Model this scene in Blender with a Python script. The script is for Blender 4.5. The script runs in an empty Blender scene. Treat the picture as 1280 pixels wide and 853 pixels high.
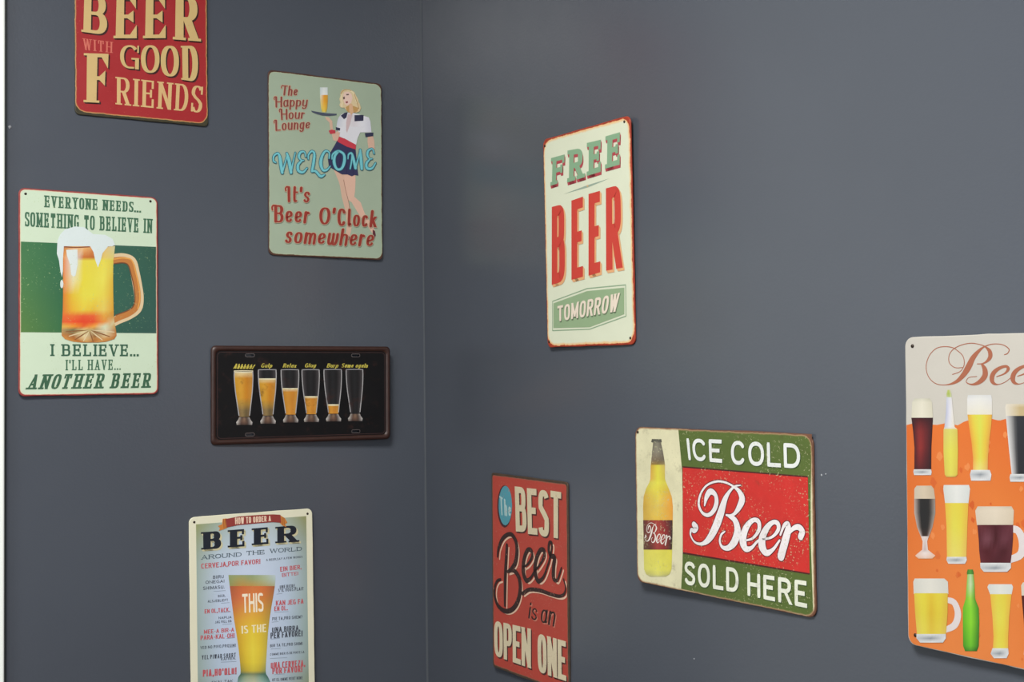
import bpy, bmesh, math, random
from mathutils import Vector, Matrix
random.seed(7)
SC = bpy.context.scene
COL = SC.collection
ZREF = 1.60            # height of the eye above the floor, metres

# ------------------------------------------------------------------ camera
FOCAL = 1518.81        # in pixels of a 1280 wide frame
YAW, PITCH, ROLL = 1.01488, 0.03188, -0.01197
cam = bpy.data.cameras.new('camera'); camo = bpy.data.objects.new('camera', cam)
COL.objects.link(camo); SC.camera = camo
cam.sensor_width = 36.0; cam.lens = FOCAL / 1280 * 36.0
cam.clip_start = 0.05; cam.clip_end = 50
fw = Vector((-math.sin(YAW)*math.cos(PITCH), math.cos(YAW)*math.cos(PITCH), math.sin(PITCH)))
rt = Vector((math.cos(YAW), math.sin(YAW), 0)); up = rt.cross(fw)
r2 = rt*math.cos(ROLL) + up*math.sin(ROLL); u2 = up*math.cos(ROLL) - rt*math.sin(ROLL)
mw = Matrix((r2, u2, -fw)).transposed().to_4x4()
mw.translation = Vector((1.8497, -0.9723, ZREF))
camo.matrix_world = mw

# ------------------------------------------------------------------ light
def srgb(h):
    v = [int(h[i:i+2], 16)/255 for i in (0, 2, 4)]
    return [c/12.92 if c <= .04045 else ((c+.055)/1.055)**2.4 for c in v]
world = bpy.data.worlds.new('world'); SC.world = world; world.use_nodes = True
bg = world.node_tree.nodes['Background']
bg.inputs[0].default_value = (.80, .90, 1.0, 1); bg.inputs[1].default_value = .40
def area(name, loc, aim, sx, sy, power, col=(1, 1, 1), spread=180):
    l = bpy.data.lights.new(name, 'AREA'); l.shape = 'RECTANGLE'; l.size = sx; l.size_y = sy
    l.energy = power; l.color = col; l.spread = math.radians(spread)
    o = bpy.data.objects.new(name, l); COL.objects.link(o); o.location = loc
    o.rotation_euler = (Vector(aim)-Vector(loc)).to_track_quat('-Z', 'Y').to_euler()
    return o
# area lights at two unseen windows, facing the right and the left wall,
# and an unseen ceiling light, added and placed to brighten the wall tops
area('window_daylight', (2.6, -3.92, 1.95), (2.6, 0, 1.95), 1.8, 1.2, 31, (.95, .98, 1.0))
area('side_window_daylight', (4.42, -1.5, 1.95), (0, -1.5, 1.95), 1.6, 1.0, 14, (.95, .98, 1.0))
area('added_ceiling_light', (1.4, -1.2, 2.72), (1.4, -1.2, 0), .6, .6, 44, (1, .97, .92))
SC.view_settings.view_transform = 'Standard'; SC.view_settings.look = 'None'
SC.view_settings.gamma = 1.0; SC.view_settings.exposure = 0.45
SC.view_settings.use_curve_mapping = False

# ------------------------------------------------------------------ helpers
def tag(o, label=None, cat=None, group=None, kind=None):
    if label: o['label'] = label
    if cat: o['category'] = cat
    if group: o['group'] = group
    if kind: o['kind'] = kind
    return o
def link(name, me, mat=None, parent=None):
    o = bpy.data.objects.new(name, me); COL.objects.link(o)
    if mat: me.materials.append(mat)
    if parent: o.parent = parent
    return o
def mesh(name, V, F, mat=None, parent=None, cols=None, smooth=False):
    me = bpy.data.meshes.new(name); me.from_pydata(V, [], F); me.update()
    if cols:
        a = me.color_attributes.new('print', 'FLOAT_COLOR', 'POINT')
        flat = []
        for c in cols: flat += [c[0], c[1], c[2], 1]
        a.data.foreach_set('color', flat)
    if smooth: me.polygons.foreach_set('use_smooth', [True]*len(me.polygons))
    return link(name, me, mat, parent)
def bxvf(x0, y0, z0, x1, y1, z1):
    V = [(x, y, z) for x in (x0, x1) for y in (y0, y1) for z in (z0, z1)]
    F = [(0,1,3,2), (4,6,7,5), (0,4,5,1), (2,3,7,6), (0,2,6,4), (1,5,7,3)]
    return V, F
def box(name, a, b, mat, parent=None, bev=0):
    V, F = bxvf(*[min(p, q) for p, q in zip(a, b)], *[max(p, q) for p, q in zip(a, b)])
    o = mesh(name, V, F, mat, parent)
    if bev:
        m = o.modifiers.new('bevel', 'BEVEL'); m.width = bev; m.segments = 3
    return o
class NT:
    def __init__(s, name):
        s.m = bpy.data.materials.new(name); s.m.use_nodes = True
        s.t = s.m.node_tree; s.b = s.t.nodes['Principled BSDF']
    def n(s, typ, ins=None, **kw):
        x = s.t.nodes.new(typ)
        for k, v in kw.items(): setattr(x, k, v)
        for k, v in (ins or {}).items(): s.put(x.inputs[k], v)
        return x
    def put(s, sock, v):
        if hasattr(v, 'links') or hasattr(v, 'is_output'): s.t.links.new(v, sock)
        else: sock.default_value = v
    def math(s, op, a, b=0.0, c=0.0, clamp=False):
        x = s.n('ShaderNodeMath', operation=op, use_clamp=clamp)
        s.put(x.inputs[0], a); s.put(x.inputs[1], b); s.put(x.inputs[2], c)
        return x.outputs[0]
    def mix(s, f, a, b, mode='MIX'):
        x = s.n('ShaderNodeMix', data_type='RGBA', blend_type=mode)
        s.put(x.inputs[0], f); s.put(x.inputs[6], a); s.put(x.inputs[7], b)
        return x.outputs[2]
    def step(s, v, lo, hi):
        x = s.n('ShaderNodeMapRange', interpolation_type='SMOOTHSTEP')
        s.put(x.inputs[0], v); x.inputs[1].default_value = lo; x.inputs[2].default_value = hi
        return x.outputs[0]
    def noise(s, co, scale, detail=3, rough=.5):
        x = s.n('ShaderNodeTexNoise'); s.put(x.inputs['Vector'], co)
        x.inputs['Scale'].default_value = scale; x.inputs['Detail'].default_value = detail
        x.inputs['Roughness'].default_value = rough
        return x.outputs[0]

def wall_paint(name, col, rough=.25, spec=.6):
    k = NT(name); co = k.n('ShaderNodeTexCoord').outputs['Object']
    n1 = k.noise(co, 1.6, 4); n2 = k.noise(co, 260, 3); n3 = k.noise(co, 22, 3)
    c = srgb(col) + [1]; d = [v*1.12 for v in c[:3]] + [1]
    k.put(k.b.inputs['Base Color'], k.mix(k.step(n1, .35, .7), c, d))
    k.b.inputs['Specular IOR Level'].default_value = spec
    k.put(k.b.inputs['Roughness'], k.math('ADD', rough-.03, k.math('MULTIPLY', n3, .06)))
    bp = k.n('ShaderNodeBump', {'Height': k.math('ADD', n2, k.math('MULTIPLY', n3, 1.2))})
    bp.inputs['Strength'].default_value = .05; bp.inputs['Distance'].default_value = .003
    k.t.links.new(bp.outputs[0], k.b.inputs['Normal'])
    return k.m
def plain(name, col, rough=.5, metal=0, var=.08, scale=40):
    k = NT(name); co = k.n('ShaderNodeTexCoord').outputs['Object']
    c = srgb(col) + [1]; d = [v*(1-var*2) for v in c[:3]] + [1]
    k.put(k.b.inputs['Base Color'], k.mix(k.noise(co, scale), d, c))
    k.b.inputs['Roughness'].default_value = rough; k.b.inputs['Metallic'].default_value = metal
    return k.m
def boards(name, col):
    k = NT(name); co = k.n('ShaderNodeTexCoord').outputs['Object']
    w = k.n('ShaderNodeMapping', {'Vector': co}); w.inputs['Scale'].default_value = (1, 12, 1)
    c = srgb(col) + [1]; d = [v*.55 for v in c[:3]] + [1]
    k.put(k.b.inputs['Base Color'], k.mix(k.noise(w.outputs[0], 5, 6), d, c))
    k.b.inputs['Roughness'].default_value = .45
    return k.m

# ------------------------------------------------------------------ the room
H = 2.80; X1 = 4.5; Y1 = -4.0; TH = .12
grey = wall_paint('grey_satin_wall_paint', '4A4F58')
white = plain('white_ceiling_paint', 'E4E4E0', .8)
gloss = plain('white_gloss_frame_paint', 'F4FAF6', .3, 0, .01)
gloss.node_tree.nodes['Principled BSDF'].inputs['Base Color'].default_value = (.80, .90, .86, 1)
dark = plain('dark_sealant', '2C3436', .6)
def st(name, a, b, m, bev=0, parent=None):
    o = box(name, a, b, m, parent, bev)
    if not parent: tag(o, kind='structure')
    return o
YE = -0.6722              # where the left wall ends at the glazed door's frame
# left wall is the plane x = 0, right wall the plane y = 0
st('wall_left', (-TH, YE, 0), (0, TH, H), grey)
st('wall_right', (0, 0, 0), (X1+TH, TH, H), grey)
st('wall_side', (-TH, YE-1.05, 0), (0, Y1-TH, H), grey)
st('floor', (-TH, Y1-TH, -.1), (X1+TH, TH, 0), boards('oak_board_floor', '6A5440'))
st('ceiling', (-TH, Y1-TH, H), (X1+TH, TH, H+.1), white)
# back wall with a window opening, and the far side wall with a window opening
def wall_with_hole(name, axis, p, lo, hi, h0, h1, z0, z1):
    e = -TH if axis == 'y' else TH
    V, F = [], []
    for a, b, c, d in ((lo, h0, 0, H), (h1, hi, 0, H), (h0, h1, 0, z0), (h0, h1, z1, H)):
        vv, ff = bxvf(a, min(p, p+e), c, b, max(p, p+e), d) if axis == 'y' else bxvf(min(p, p+e), a, c, max(p, p+e), b, d)
        F += [tuple(i+len(V) for i in f) for f in ff]; V += vv
    return tag(mesh(name, V, F, grey), kind='structure')
wall_with_hole('wall_back', 'y', Y1, -TH, X1+TH, 1.6, 3.6, 1.3, 2.6)
wall_with_hole('wall_far_side', 'x', X1, Y1, 0, -2.4, -.6, 1.4, 2.5)
# glazed door beside the left wall: white casing, leaf and pane
leaf = plain('white_door_leaf_paint', 'B4B8B4', .4, 0, .02)
d1 = st('door_1', (-.06, YE-1.0, 0), (-.02, YE-.06, 2.45), leaf)
for z0, z1 in ((.2, .95), (1.1, 2.25)):
    for y0 in (YE-.90, YE-.50): st('door_panel', (-.022, y0, z0), (-.008, y0+.33, z1), leaf, .006, d1)
st('door_handle', (-.02, YE-.97, 1.02), (.03, YE-.945, 1.06), dark, .004, d1)
st('door_casing', (-TH, YE-.075, 0), (.016, YE-.0035, 2.56), gloss, .003, d1)
st('door_casing', (-TH, YE-1.05, 0), (.016, YE-.975, 2.56), gloss, .003, d1)
st('door_head', (-TH, YE-.98, 2.45), (.016, YE-.07, 2.56), gloss, .003, d1)
st('wall_over_door', (-TH, YE-1.05, 2.56), (0, YE, H), grey)
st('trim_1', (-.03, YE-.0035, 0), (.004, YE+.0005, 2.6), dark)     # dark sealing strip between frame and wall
# painted filler bead that runs up the inside corner
def bead():
    V, F = [], []; n = 6; R = .0026; seg = 40
    for i in range(seg+1):
        z = H*i/seg; r = R*(.8+.4*random.random())
        for j in range(n+1):
            a = math.pi + (math.pi/2)*j/n
            V.append((r+r*math.cos(a), -(r+r*math.sin(a)), z))
    for i in range(seg):
        for j in range(n):
            a = i*(n+1)+j; F.append((a, a+1, a+n+2, a+n+1))
    return tag(mesh('trim_2', V, F, plain('grey_filler_bead', '4A4F56', .7), None, None, True), kind='structure')
bead()

# ------------------------------------------------------------------ stroke lettering
def arc(cx, cy, rx, ry, a0, a1, n=2.0, k=14):
    out = []
    for i in range(k+1):
        t = math.radians(a0+(a1-a0)*i/k); c, s = math.cos(t), math.sin(t)
        out.append((cx+rx*math.copysign(abs(c)**(2/n), c), cy+ry*math.copysign(abs(s)**(2/n), s)))
    return out
WID = dict(zip("ABCDEFGHIJKLMNOPQRSTUVWXYZ", (.62,.56,.56,.58,.5,.48,.58,.6,0,.42,.6,.48,.76,.62,.6,.54,.6,.58,.52,.54,.58,.6,.86,.6,.58,.52)))
WID.update(dict(zip("aceghiklmnoprstuvwxy", (.44,.38,.42,.44,.44,0,.44,.08,.72,.44,.44,.44,.26,.34,.3,.44,.44,.66,.42,.44))))
WID.update({'.': 0, ',': 0, "'": 0, '!': 0, '-': .26, '?': .4})
def glyph(ch, n):
    """centre lines in a unit box: kinds L (line, square ends), C (curve), D (diagonal cut level), o (dot)"""
    XH = .66
    def full(x0, y0, x1, y1): return ('C', arc((x0+x1)/2, (y0+y1)/2, (x1-x0)/2, (y1-y0)/2, 90, 450, n, 32))
    def bowl(y0, y1, x1, xs=.5): return ('C', [(0, y1), (xs*.5, y1)]+arc(xs, (y0+y1)/2, x1-xs, (y1-y0)/2, 90, -90, n)+[(xs*.5, y0), (0, y0)])
    V = lambda x, a=0, b=1: ('L', [(x, a), (x, b)])
    Hh = lambda y, a=0, b=1: ('L', [(a, y), (b, y)])
    g = {
    'A': [('D', [(0,0),(.5,1)]), ('D', [(1,0),(.5,1)]), Hh(.3,.2,.8)],
    'B': [V(0), bowl(.53,1,.92), bowl(0,.53,1)],
    'C': [('C', arc(.5,.5,.5,.5,40,320,n,26))],
    'D': [V(0), bowl(0,1,1,.4)],
    'E': [V(0), Hh(1,0,.95), Hh(.52,0,.75), Hh(0)],
    'F': [V(0), Hh(1), Hh(.5,0,.78)],
    'G': [('C', arc(.5,.5,.5,.5,40,270,n,24)+[(.8,.01)]), V(1,0,.42), Hh(.42,.62,1)],
    'H': [V(0), V(1), Hh(.52)], 'I': [V(0)],
    'J': [('C', [(1,1),(1,.5)]+arc(.5,.28,.5,.28,0,-160,n))],
    'K': [V(0), ('D', [(.05,.4),(1,1)]), ('D', [(1,0),(.36,.6)])],
    'L': [V(0), Hh(0)],
    'M': [V(0), V(1), ('D', [(.5,.15),(0,1)]), ('D', [(.5,.15),(1,1)])],
    'N': [V(0), V(1), ('D', [(1,0),(0,1)])],
    'O': [full(0,0,1,1)], 'P': [V(0), bowl(.45,1,1)],
    'Q': [full(0,0,1,1), ('D', [(1.05,-.08),(.6,.25)])],
    'R': [V(0), bowl(.48,1,.96), ('D', [(1,0),(.5,.5)])],
    'S': [('C', arc(.5,.755,.5,.245,25,225,n,14)[:-2]+[(.3,.56),(.5,.51),(.72,.45)]+arc(.5,.255,.5,.255,45,-160,n,14)[2:])],
    'T': [V(.5), Hh(1)],
    'U': [('C', [(0,1),(0,.5)]+arc(.5,.28,.5,.28,180,360,n,14)+[(1,.5),(1,1)])],
    'V': [('D', [(.5,0),(0,1)]), ('D', [(.5,0),(1,1)])],
    'W': [('D', [(.25,0),(0,1)]), ('D', [(.25,0),(.5,1)]), ('D', [(.75,0),(.5,1)]), ('D', [(.75,0),(1,1)])],
    'X': [('D', [(0,0),(1,1)]), ('D', [(1,0),(0,1)])],
    'Y': [('D', [(.5,.45),(0,1)]), ('D', [(.5,.45),(1,1)]), V(.5,0,.5)],
    'Z': [Hh(1), Hh(0), ('D', [(0,0),(1,1)])],
    'a': [full(0,0,.95,XH), ('C', [(.97,XH),(.96,.2),(1.0,.03),(1.16,.06)])],
    'c': [('C', arc(.5,XH/2,.5,XH/2,45,320,n,22))],
    'e': [('C', [(.06,.3),(.5,.34)]+arc(.5,XH/2+.02,.5,XH/2-.02,0,320,n,24)[1:])],
    'g': [full(0,0,.95,XH), ('C', [(.96,XH),(.96,-.1),(.7,-.3),(.3,-.3),(.02,-.2)])],
    'h': [V(0), ('C', [(0,.3),(.12,.55),(.5,XH),(.9,.58),(.98,.35),(.98,0)])],
    'i': [V(0,0,XH), ('o', [(0,.9)])],
    'k': [V(0), ('D', [(.05,.25),(.9,XH)]), ('D', [(1,0),(.35,.4)])],
    'l': [('C', [(0,1),(0,.15),(.4,.0),(1.8,.08)])],
    'm': [V(0,0,XH), ('C', [(0,.35),(.1,.58),(.28,XH),(.46,.56),(.5,.3),(.5,0)]), ('C', [(.5,.35),(.6,.58),(.78,XH),(.96,.56),(1,.3),(1,0)])],
    'n': [V(0,0,XH), ('C', [(0,.3),(.12,.55),(.5,XH),(.9,.58),(.98,.35),(.98,0)])],
    'o': [full(0,0,1,XH)],
    'p': [V(0,-.3,XH), full(.02,0,1,XH)],
    'r': [V(0,0,XH), ('C', [(0,.35),(.25,.58),(.6,XH),(1,.6)])],
    's': [('C', [(.95,.55),(.7,XH),(.3,XH),(.05,.5),(.3,.37),(.7,.29),(.95,.15),(.7,0),(.3,0),(0,.1)])],
    't': [('C', [(.4,1),(.4,.15),(.6,0),(1,.04)]), Hh(XH,0,.95)],
    'u': [('C', [(0,XH),(0,.25),(.15,.03),(.5,0),(.9,.1),(1,.3)]), V(1,0,XH)],
    'v': [('D', [(.5,0),(0,XH)]), ('D', [(.5,0),(1,XH)])],
    'w': [('C', [(0,XH),(0,.2),(.12,.0),(.35,.02),(.5,.25),(.5,XH)]), ('C', [(.5,.25),(.6,0),(.85,0),(1,.3),(1,XH)])],
    'x': [('D', [(0,0),(1,XH)]), ('D', [(1,0),(0,XH)])],
    'y': [('C', [(0,XH),(0,.25),(.15,.03),(.5,0),(.9,.1)]), ('C', [(1,XH),(1,-.1),(.75,-.3),(.3,-.3),(.05,-.2)])],
    '.': [('o', [(0,0)])], ',': [('o', [(0,0)]), ('D', [(-.06,-.14),(0,0)])],
    "'": [V(0,.74,1)], '!': [V(0,.3,1), ('o', [(0,0)])], '-': [Hh(.42)],
    '?': [('C', arc(.5,.75,.5,.25,160,-60,n)+[(.5,.3)]), ('o', [(.5,0)])],
    }
    return g[ch]
SERIF = {'A': '0f1f', 'B': '0F', 'D': '0F', 'E': '0Fb', 'F': '0Fc', 'H': '0F1F', 'I': '0F', 'K': '0F1F', 'L': '0Fl', 'M': '0F1F', 'N': '0F1h',
         'P': '0F', 'R': '0F1f', 'T': 'tf', 'V': '0h1h', 'W': '0h1h', 'X': '0F1F', 'Y': '0h1hmf', 'U': '0h1h', 'Z': ''}
# style: stem, bar thickness (share of cap height), curve squareness, serif length, serif thickness, slant, gap, round ends
STYLE = {
 'flare':  (.185,.085,2.2,.05,.06,0,.1,0), 'flare2': (.165,.075,2.2,.04,.05,0,.1,0), 'flareF': (.2,.075,2.2,.06,.045,0,.1,0),
 'serif':  (.14,.06,2.1,.08,.05,0,.16,0), 'serifb': (.13,.06,2.1,.055,.05,0,.13,0),
 'slab':   (.165,.12,3.2,.07,.10,0,.12,0), 'slabw': (.17,.13,3.0,.09,.12,0,.2,0), 'slabt': (.13,.10,3.0,.06,.08,0,.2,0),
 'slabi':  (.175,.13,3.0,.08,.12,.0,.18,0), 'slabm': (.20,.12,2.4,.11,.10,0,.22,0), 'slabf': (.26,.17,2.8,.10,.13,0,.1,0),
 'fat':    (.44,.12,2.2,.13,.10,0,.1,0), 'cond': (.2,.15,3.5,0,0,0,.12,0), 'tiny': (.17,.15,2.6,0,0,0,.2,0),
 'tall':   (.125,.135,3.6,0,0,0,.1,0), 'block': (.165,.14,3.0,.012,.1,0,.04,0),
 'slant':  (.19,.15,2.6,0,0,0,.12,1), 'round': (.17,.165,2.3,0,0,0,.17,1),
 'lob':    (.185,.10,2.2,0,0,.07,.10,1), 'lobs': (.15,.09,2.2,0,0,.0,.12,1), 'capi': (.26,.14,2.4,0,0,.14,.12,0),
}
def ribbon(pts, wf, caps=False):
    """outline mesh of a pen line; wf(i, tangent) is the width"""
    P = [pts[0]]; idx = [0]
    for i, p in enumerate(pts[1:], 1):
        if math.hypot(p[0]-P[-1][0], p[1]-P[-1][1]) > 1e-5: P.append(p); idx.append(i)
    if len(P) < 2: return [], []
    closed = math.hypot(P[0][0]-P[-1][0], P[0][1]-P[-1][1]) < 1e-4 and len(P) > 4
    V, F = [], []; m = len(P)
    for i in range(m):
        a = P[i-1] if i else (P[-2] if closed else P[0]); b = P[i+1] if i < m-1 else (P[1] if closed else P[-1])
        tx, ty = b[0]-a[0], b[1]-a[1]; l = math.hypot(tx, ty) or 1; tx /= l; ty /= l
        w = wf(idx[i], (tx, ty))/2
        V += [(P[i][0]-ty*w, P[i][1]+tx*w), (P[i][0]+ty*w, P[i][1]-tx*w)]
        if i: F.append((2*i-2, 2*i-1, 2*i+1, 2*i))
        if caps and not closed and i in (0, m-1):
            s = -1 if i == 0 else 1; base = len(V)-2; fan = [base, base+1]; vs = []
            for j in range(1, 6):
                t = math.pi*j/6
                vs.append((P[i][0]+ty*w*math.cos(t)+s*tx*w*math.sin(t), P[i][1]-tx*w*math.cos(t)+s*ty*w*math.sin(t)))
            ext.append((list(vs), fan))
            capl.append((V[base+1], vs, V[base]))
    return V, F
ext, capl, starts = [], [], []
def pen(V, F, pts, wf, caps):
    ext.clear(); capl.clear()
    starts.append(len(V)); v, f = ribbon(pts, wf, caps); o = len(V); V += v; F += [tuple(o+i for i in q) for q in f]
    for a, vs, b in capl:
        o = len(V); V += [a]+vs+[b]; F.append(tuple(range(o, len(V))))
def text_shape(txt, style, aspect, grow=0.0):
    """returns verts in a unit box (0..1 wide, baseline 0, cap height 1) and faces"""
    sw, bh, n, sl, stk, slant, gap, rnd = STYLE[style]
    has_serif = sl > 0.02; f = 1.0
    SPF, SPW = .15, .48
    while True:            # narrow captions get thinner stems
        tot_w = 0; fixed = 0
        for i, ch in enumerate(txt):
            if ch == ' ': fixed += SPF; tot_w += SPW; continue
            tot_w += WID[ch]; fixed += sw*f
            if has_serif and ch in SERIF: fixed += 2*sl*.8*f
            if i < len(txt)-1 and txt[i+1] != ' ': fixed += gap*(.55 if has_serif else 1)*f
        k = (aspect - fixed)/max(tot_w, .001)
        if k > (.33 if has_serif else .40) or f < .4 or len(txt) < 2: break
        f *= .94
    sw *= f; sl *= f; gap *= f
    sq = 1.0
    if k < .12: sq = aspect/(fixed+.12*tot_w); k = .12
    V, F = [], []; x = 0; starts.clear()
    def add_rect(x0, y0, x1, y1):
        o = len(V); starts.append(o); V.extend([(x0, y0), (x1, y0), (x1, y1), (x0, y1)]); F.append((o, o+1, o+2, o+3))
    gr = grow
    for i, ch in enumerate(txt):
        if ch == ' ': x += SPF+SPW*k; continue
        pad = sl*.8 if has_serif and ch in SERIF else 0
        x += pad
        w = WID[ch]*k; X = lambda u: x+sw/2+u*w; Yf = lambda v: bh/2+v*(1-bh)
        for kind, pts in glyph(ch, n):
            q = [(X(a), Yf(b)) for a, b in pts]
            if kind == 'o':
                r = sw*.55+gr/2; add_rect(q[0][0]-r, q[0][1]-r+.02, q[0][0]+r, q[0][1]+r+.02)
            elif kind == 'D':
                (x0, y0), (x1, y1) = q; h = sw*(.5 if (x1 > x0) == (n < 3) and style not in ('round', 'slant', 'cond', 'tiny') else .52)+gr/2
                if has_serif and ch in 'AVWMNXYK' and x1 > x0 and ch != 'R': h *= .62
                e = bh/2+gr/2
                if abs(y1-y0) > 1e-6:
                    dx = (x1-x0)/(y1-y0)*e
                    y0e, y1e = y0-e, y1+e
                    if 0.05 < pts[1][1] < .9: y1e, dx2 = y1, 0
                    else: dx2 = dx
                    o = len(V); starts.append(o); V.extend([(x0-dx-h, y0e), (x0-dx+h, y0e), (x1+dx2+h, y1e), (x1+dx2-h, y1e)])
                    if abs(pts[0][0]-pts[1][0]) > .01 and ch in 'AVWXMNY' : # keep feet inside the letter box
                        pass
                    F.append((o, o+1, o+2, o+3))
            elif kind == 'L':
                (x0, y0), (x1, y1) = q
                if abs(x0-x1) < 1e-6:
                    if rnd: pen(V, F, [(x0, y0+.02), (x1, y1-.02)], lambda j, t: sw+gr, True); add_rect(x0-sw/2*.8, y0-bh*.45-gr/2, x0+sw/2*.8, y1+bh*.45+gr/2)
                    else: add_rect(x0-sw/2-gr/2, y0-bh/2-gr/2, x0+sw/2+gr/2, y1+bh/2+gr/2)
                else: add_rect(x0-gr/2-(min(sw/2, w*.25+.03) if ch == 'T' else 0), y0-bh/2-gr/2, x1+min(sw/2, w*.25+.03)+gr/2, y0+bh/2+gr/2)
            else:
                if style.startswith('lob'):
                    q = catmull([(a, b, 0) for a, b in q], 3) if len(q) < 12 else q
                pen(V, F, [(a[0], a[1]) for a in q], lambda j, t: math.hypot(sw*t[1], bh*t[0])*(.92 if ch.islower() else 1)+gr, rnd or ch.islower())
        if style == 'lob' and ch in 'THLBI':      # lead-in curl of the capitals
            q = catmull([(X(0), .95, 0), (X(0)-.13, .97, 0), (X(0)-.21, .86, 0), (X(0)-.19, .72, 0)], 4)
            pen(V, F, [(a[0], a[1]) for a in q], lambda j, t: sw*.55+gr, True)
        if has_serif and ch in SERIF:
            s = SERIF[ch]
            for a in range(0, len(s)-1):
                if s[a] in '01tm' and s[a+1] in 'Ffh':
                    u = {'0': 0, '1': 1, 't': .5, 'm': .5}[s[a]]; xx = X(u); L = sw/2+sl+gr/2
                    if s[a+1] in 'Ff': add_rect(xx-L, -gr/2, xx+L*(.8 if ch in 'BDE' else 1), stk+gr/2)
                    if s[a+1] in 'Fh': add_rect(xx-L, 1-stk-gr/2, xx+L*(.8 if ch in 'BDEFPR' else 1), 1+gr/2)
            xe = X(1)+sw/2; ve = max(.05, min(.09, w*.2)) + stk*.4
            xm = lambda u: X(u)+min(sw/2, w*.25+.03)
            def tip(x1, y_bar, y_tip):          # end serif of a bar: a flared wedge or a slab block
                if style.startswith('flare'):
                    o = len(V); starts.append(o); V.extend([(x1+gr/2, y_tip), (x1+gr/2, y_bar), (x1-2.2*ve, y_bar)]); F.append((o, o+1, o+2))
                else: add_rect(x1-ve, min(y_bar, y_tip)-gr/2, x1+gr/2, max(y_bar, y_tip)+gr/2)
            if ch == 'E': tip(xm(.95), 1-bh*.5, .7); tip(xm(1), bh*.5, .32); tip(xm(.75), .52, .66); tip(xm(.75), .5, .37)
            if ch == 'F': tip(xm(1), 1-bh*.5, .7); tip(xm(.78), .5, .66); tip(xm(.78), .5, .35)
            if ch == 'L': tip(xm(1), bh*.5, .34)
            if ch == 'T':
                tip(xm(1), 1-bh*.5, .7)
                xl = X(0)-min(sw/2, w*.25+.03); add_rect(xl-gr/2, .7, xl+ve, 1+gr/2)
        elif has_serif and ch in 'SCG':
            xe = X(1)+sw/2; add_rect(xe-.08-gr/2, .68, xe-.01+gr/2, .98)
            if ch == 'S': add_rect(X(0)-sw/2+.01-gr/2, .02, X(0)-sw/2+.08+gr/2, .34)
        x += w+sw+pad
        if i < len(txt)-1 and txt[i+1] != ' ': x += gap*(.55 if has_serif else 1)
    return [((a+slant*(b-.5))/x, b) for a, b in V], F
def catmull(p, k=5):
    if len(p) < 3:
        return [tuple(p[0][j]+(p[1][j]-p[0][j])*i/k for j in range(3)) for i in range(k+1)]
    out = []
    q = [tuple(2*p[0][j]-p[1][j] for j in range(3))]+list(p)+[tuple(2*p[-1][j]-p[-2][j] for j in range(3))]
    for i in range(1, len(q)-2):
        a, b, c, d = q[i-1:i+3]
        # tension limited tangents keep unevenly spaced points from looping
        lb = math.hypot(c[0]-b[0], c[1]-b[1]) or 1e-6
        la = math.hypot(b[0]-a[0], b[1]-a[1]) or 1e-6; lc = math.hypot(d[0]-c[0], d[1]-c[1]) or 1e-6
        for s in range(k):
            t = s/k; h = []
            for j in range(3):
                m1 = (c[j]-a[j])/(la+lb)*lb; m2 = (d[j]-b[j])/(lb+lc)*lb
                h.append((2*t**3-3*t*t+1)*b[j]+(t**3-2*t*t+t)*m1+(-2*t**3+3*t*t)*c[j]+(t**3-t*t)*m2)
            out.append(tuple(h))
    out.append(tuple(p[-1])); return out
def table(tab, u, v):
    """bilinear look up of printed ink colour"""
    r = v*(len(tab)-1); i = min(int(r), len(tab)-2) if len(tab) > 1 else 0; f = r-i
    def row(t):
        c = u*(len(t)-1); j = min(int(c), len(t)-2); g = c-j
        A, B = t[j], t[j+1]; return [A[q]+(B[q]-A[q])*g for q in range(3)]
    A = row(tab[i]); B = row(tab[min(i+1, len(tab)-1)])
    return [A[q]+(B[q]-A[q])*f for q in range(3)]

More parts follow.
